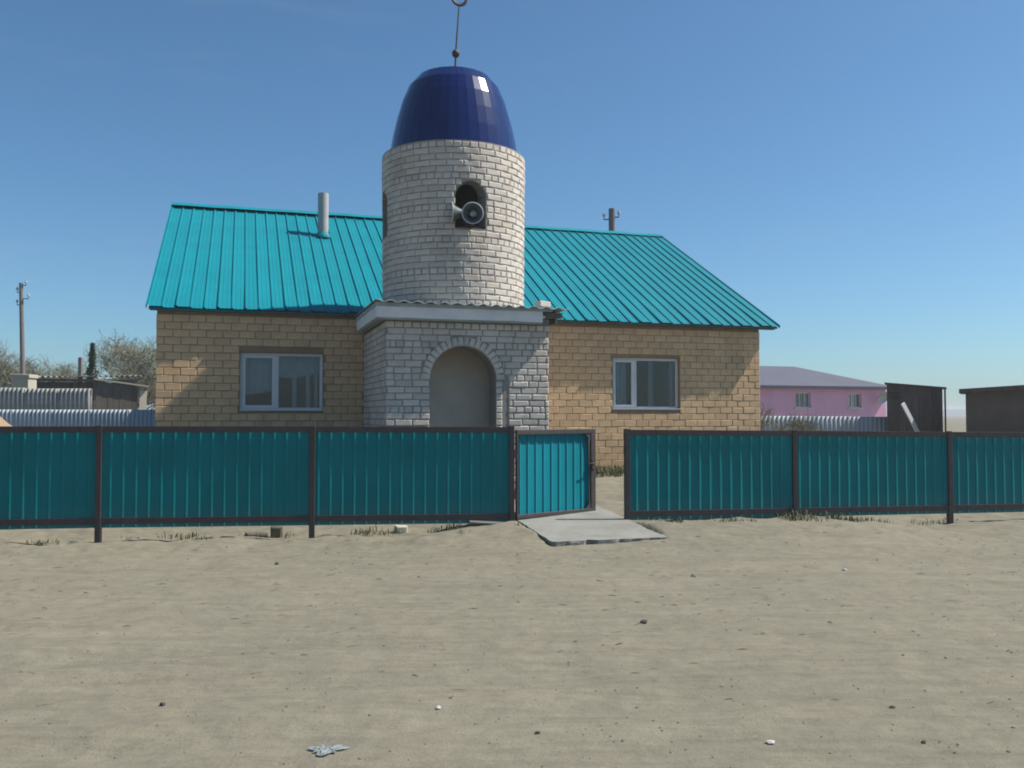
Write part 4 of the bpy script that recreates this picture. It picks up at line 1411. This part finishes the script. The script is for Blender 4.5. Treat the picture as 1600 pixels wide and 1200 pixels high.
for k in range(420):
    y = 4.2 + 7.2 * rg.random() ** .6
    x = rg.uniform(-.62, .62) * y
    a = rg.gauss(.15, .5); ln = rg.uniform(.012, .05); w = rg.uniform(.0015, .004)
    z_ = gz(x, y) + .002
    ca, sa2 = math.cos(a), math.sin(a)
    c = [(-ln, -w, 0), (ln, -w, .004), (ln, w, .004), (-ln, w, 0), (0, 0, w * 2.2)]
    mb.add([(x + q[0] * ca - q[1] * sa2, y + q[0] * sa2 + q[1] * ca, z_ + q[2]) for q in c], [(0, 1, 4), (1, 2, 4), (2, 3, 4), (3, 0, 4)])
g = mb.obj('grit', M['grey_stone']); g['kind'] = 'stuff'; g['label'] = 'scattered grit and stone chips on the sandy road'; g['category'] = 'grit'

STN = [(.995, 6.752, .030, 'dark_stone', 'dark stone lying alone in the middle right of the road'),
       (-1.895, 4.866, .020, 'dark_stone', 'small dark stone in the near left of the road'),
       (.126, 4.415, .014, 'dark_stone', 'tiny dark stone near the bottom centre of the picture'),
       (1.982, 4.327, .012, 'dark_stone', 'tiny dark stone near the bottom right corner'),
       (2.039, 4.813, .014, 'dark_stone', 'small dark stone in the near right of the road'),
       (-.392, 4.781, .017, 'pale_stone', 'small white stone in the near centre of the road'),
       (1.24, 4.319, .018, 'pale_stone', 'flat pale stone in the near right of the road'),
       (-2.45, 9.3, .03, 'dark_stone', 'dark stone before the left half of the fence'),
       (3.35, 9.0, .028, 'pale_stone', 'pale chip before the right half of the fence'),
       (1.75, 8.6, .03, 'grey_stone', 'grey brown stone in the road below the slab')]
for i, (x, y, r_, mt_, lab) in enumerate(STN):
    rg = random.Random(i + 50)
    vs, fs = rock_geo(r_, rg)
    o = MB().add(vs, fs).obj('stone', M[mt_]); o.location = (x, y, gz(x, y) + r_ * .3)
    tag(o, lab, 'stone', 'loose stones on the road')
# blocks under the left fence
for (s, v, dims, rot, mt_, nm, lab) in ((2.06, .25, (.14, .10, .15), .2, 'grey_stone', 'stone_block', 'brown stone block standing under the left fence'),
                                   (1.84, .18, (.26, .09, .05), .5, 'wood', 'wood_scrap', 'short wood scrap lying under the left fence beside the brown block'),
                                   (3.62, .30, (.16, .12, .10), .3, 'pale_stone', 'stone_block', 'white broken block under the fence left of the gate'),
                                   (4.75, -.05, (.60, .12, .04), .12, 'concrete', 'concrete_strip', 'thin concrete strip at the foot of the gate post')):
    x, y = fpt(s, v)
    vs, fs = brick_geo(dims[0], dims[2], dims[1], .014, int(s * 10))
    o = MB().add(vs, fs).obj(nm, M[mt_]); o.location = (x, y, gz(x, y) + dims[2] * .42); o.rotation_euler = (0, .06, rot)
    tag(o, lab, {'stone_block': 'block', 'wood_scrap': 'wood', 'concrete_strip': 'slab'}[nm])
# plastic scrap
mb = MB(); n = 16
rg = random.Random(77)
vs = []
for i in range(n + 1):
    for j in range(n + 1):
        u, v = j / n - .5, i / n - .5
        m_ = max(abs(u), abs(v)) + 1e-6
        k_ = m_ / (math.hypot(u, v) + 1e-6)                       # square grid to disc
        ang = math.atan2(v, u)
        e = k_ * (1 + .28 * math.sin(ang * 3 + .7) + .16 * math.sin(ang * 7 + 2) + .10 * math.sin(ang * 11))
        zz = .010 + .03 * abs(float(vnoise(u * 7 + 1, v * 7 + 5))) + .012 * float(vnoise(u * 15, v * 13)) * (1 - 2 * max(abs(u), abs(v)))
        vs.append((u * .150 * e + .012 * float(vnoise(u * 9, v * 5 + 3)), v * .11 * e, max(.002, zz * (1 - 1.6 * max(abs(u), abs(v)) ** 2))))
fs = [(i * (n + 1) + j, i * (n + 1) + j + 1, (i + 1) * (n + 1) + j + 1, (i + 1) * (n + 1) + j) for i in range(n) for j in range(n)]
o = mb.add(vs, fs).obj('plastic_scrap', M['plastic']); o.location = (-.865, 4.203, gz(-.865, 4.203)); o.rotation_euler = (0, 0, .2)
solidify(o, .001)
tag(o, 'crumpled pale plastic scrap on the road near the bottom edge', 'litter')

# ------------------------------------------------------------------ air
m = bpy.data.materials.new('pale_air'); m.use_nodes = True
N = m.node_tree.nodes; L = m.node_tree.links
for nd in list(N):
    N.remove(nd)
out = N.new('ShaderNodeOutputMaterial'); pv = N.new('ShaderNodeVolumePrincipled')
pv.inputs['Color'].default_value = (.86, .90, .94, 1); pv.inputs['Density'].default_value = .0009; pv.inputs['Anisotropy'].default_value = .2
L.new(pv.outputs['Volume'], out.inputs['Volume'])
hz = MB().box(-3600, 3600, -380, 6000, -3.0, 10.5).obj('haze', m)
hz['kind'] = 'stuff'
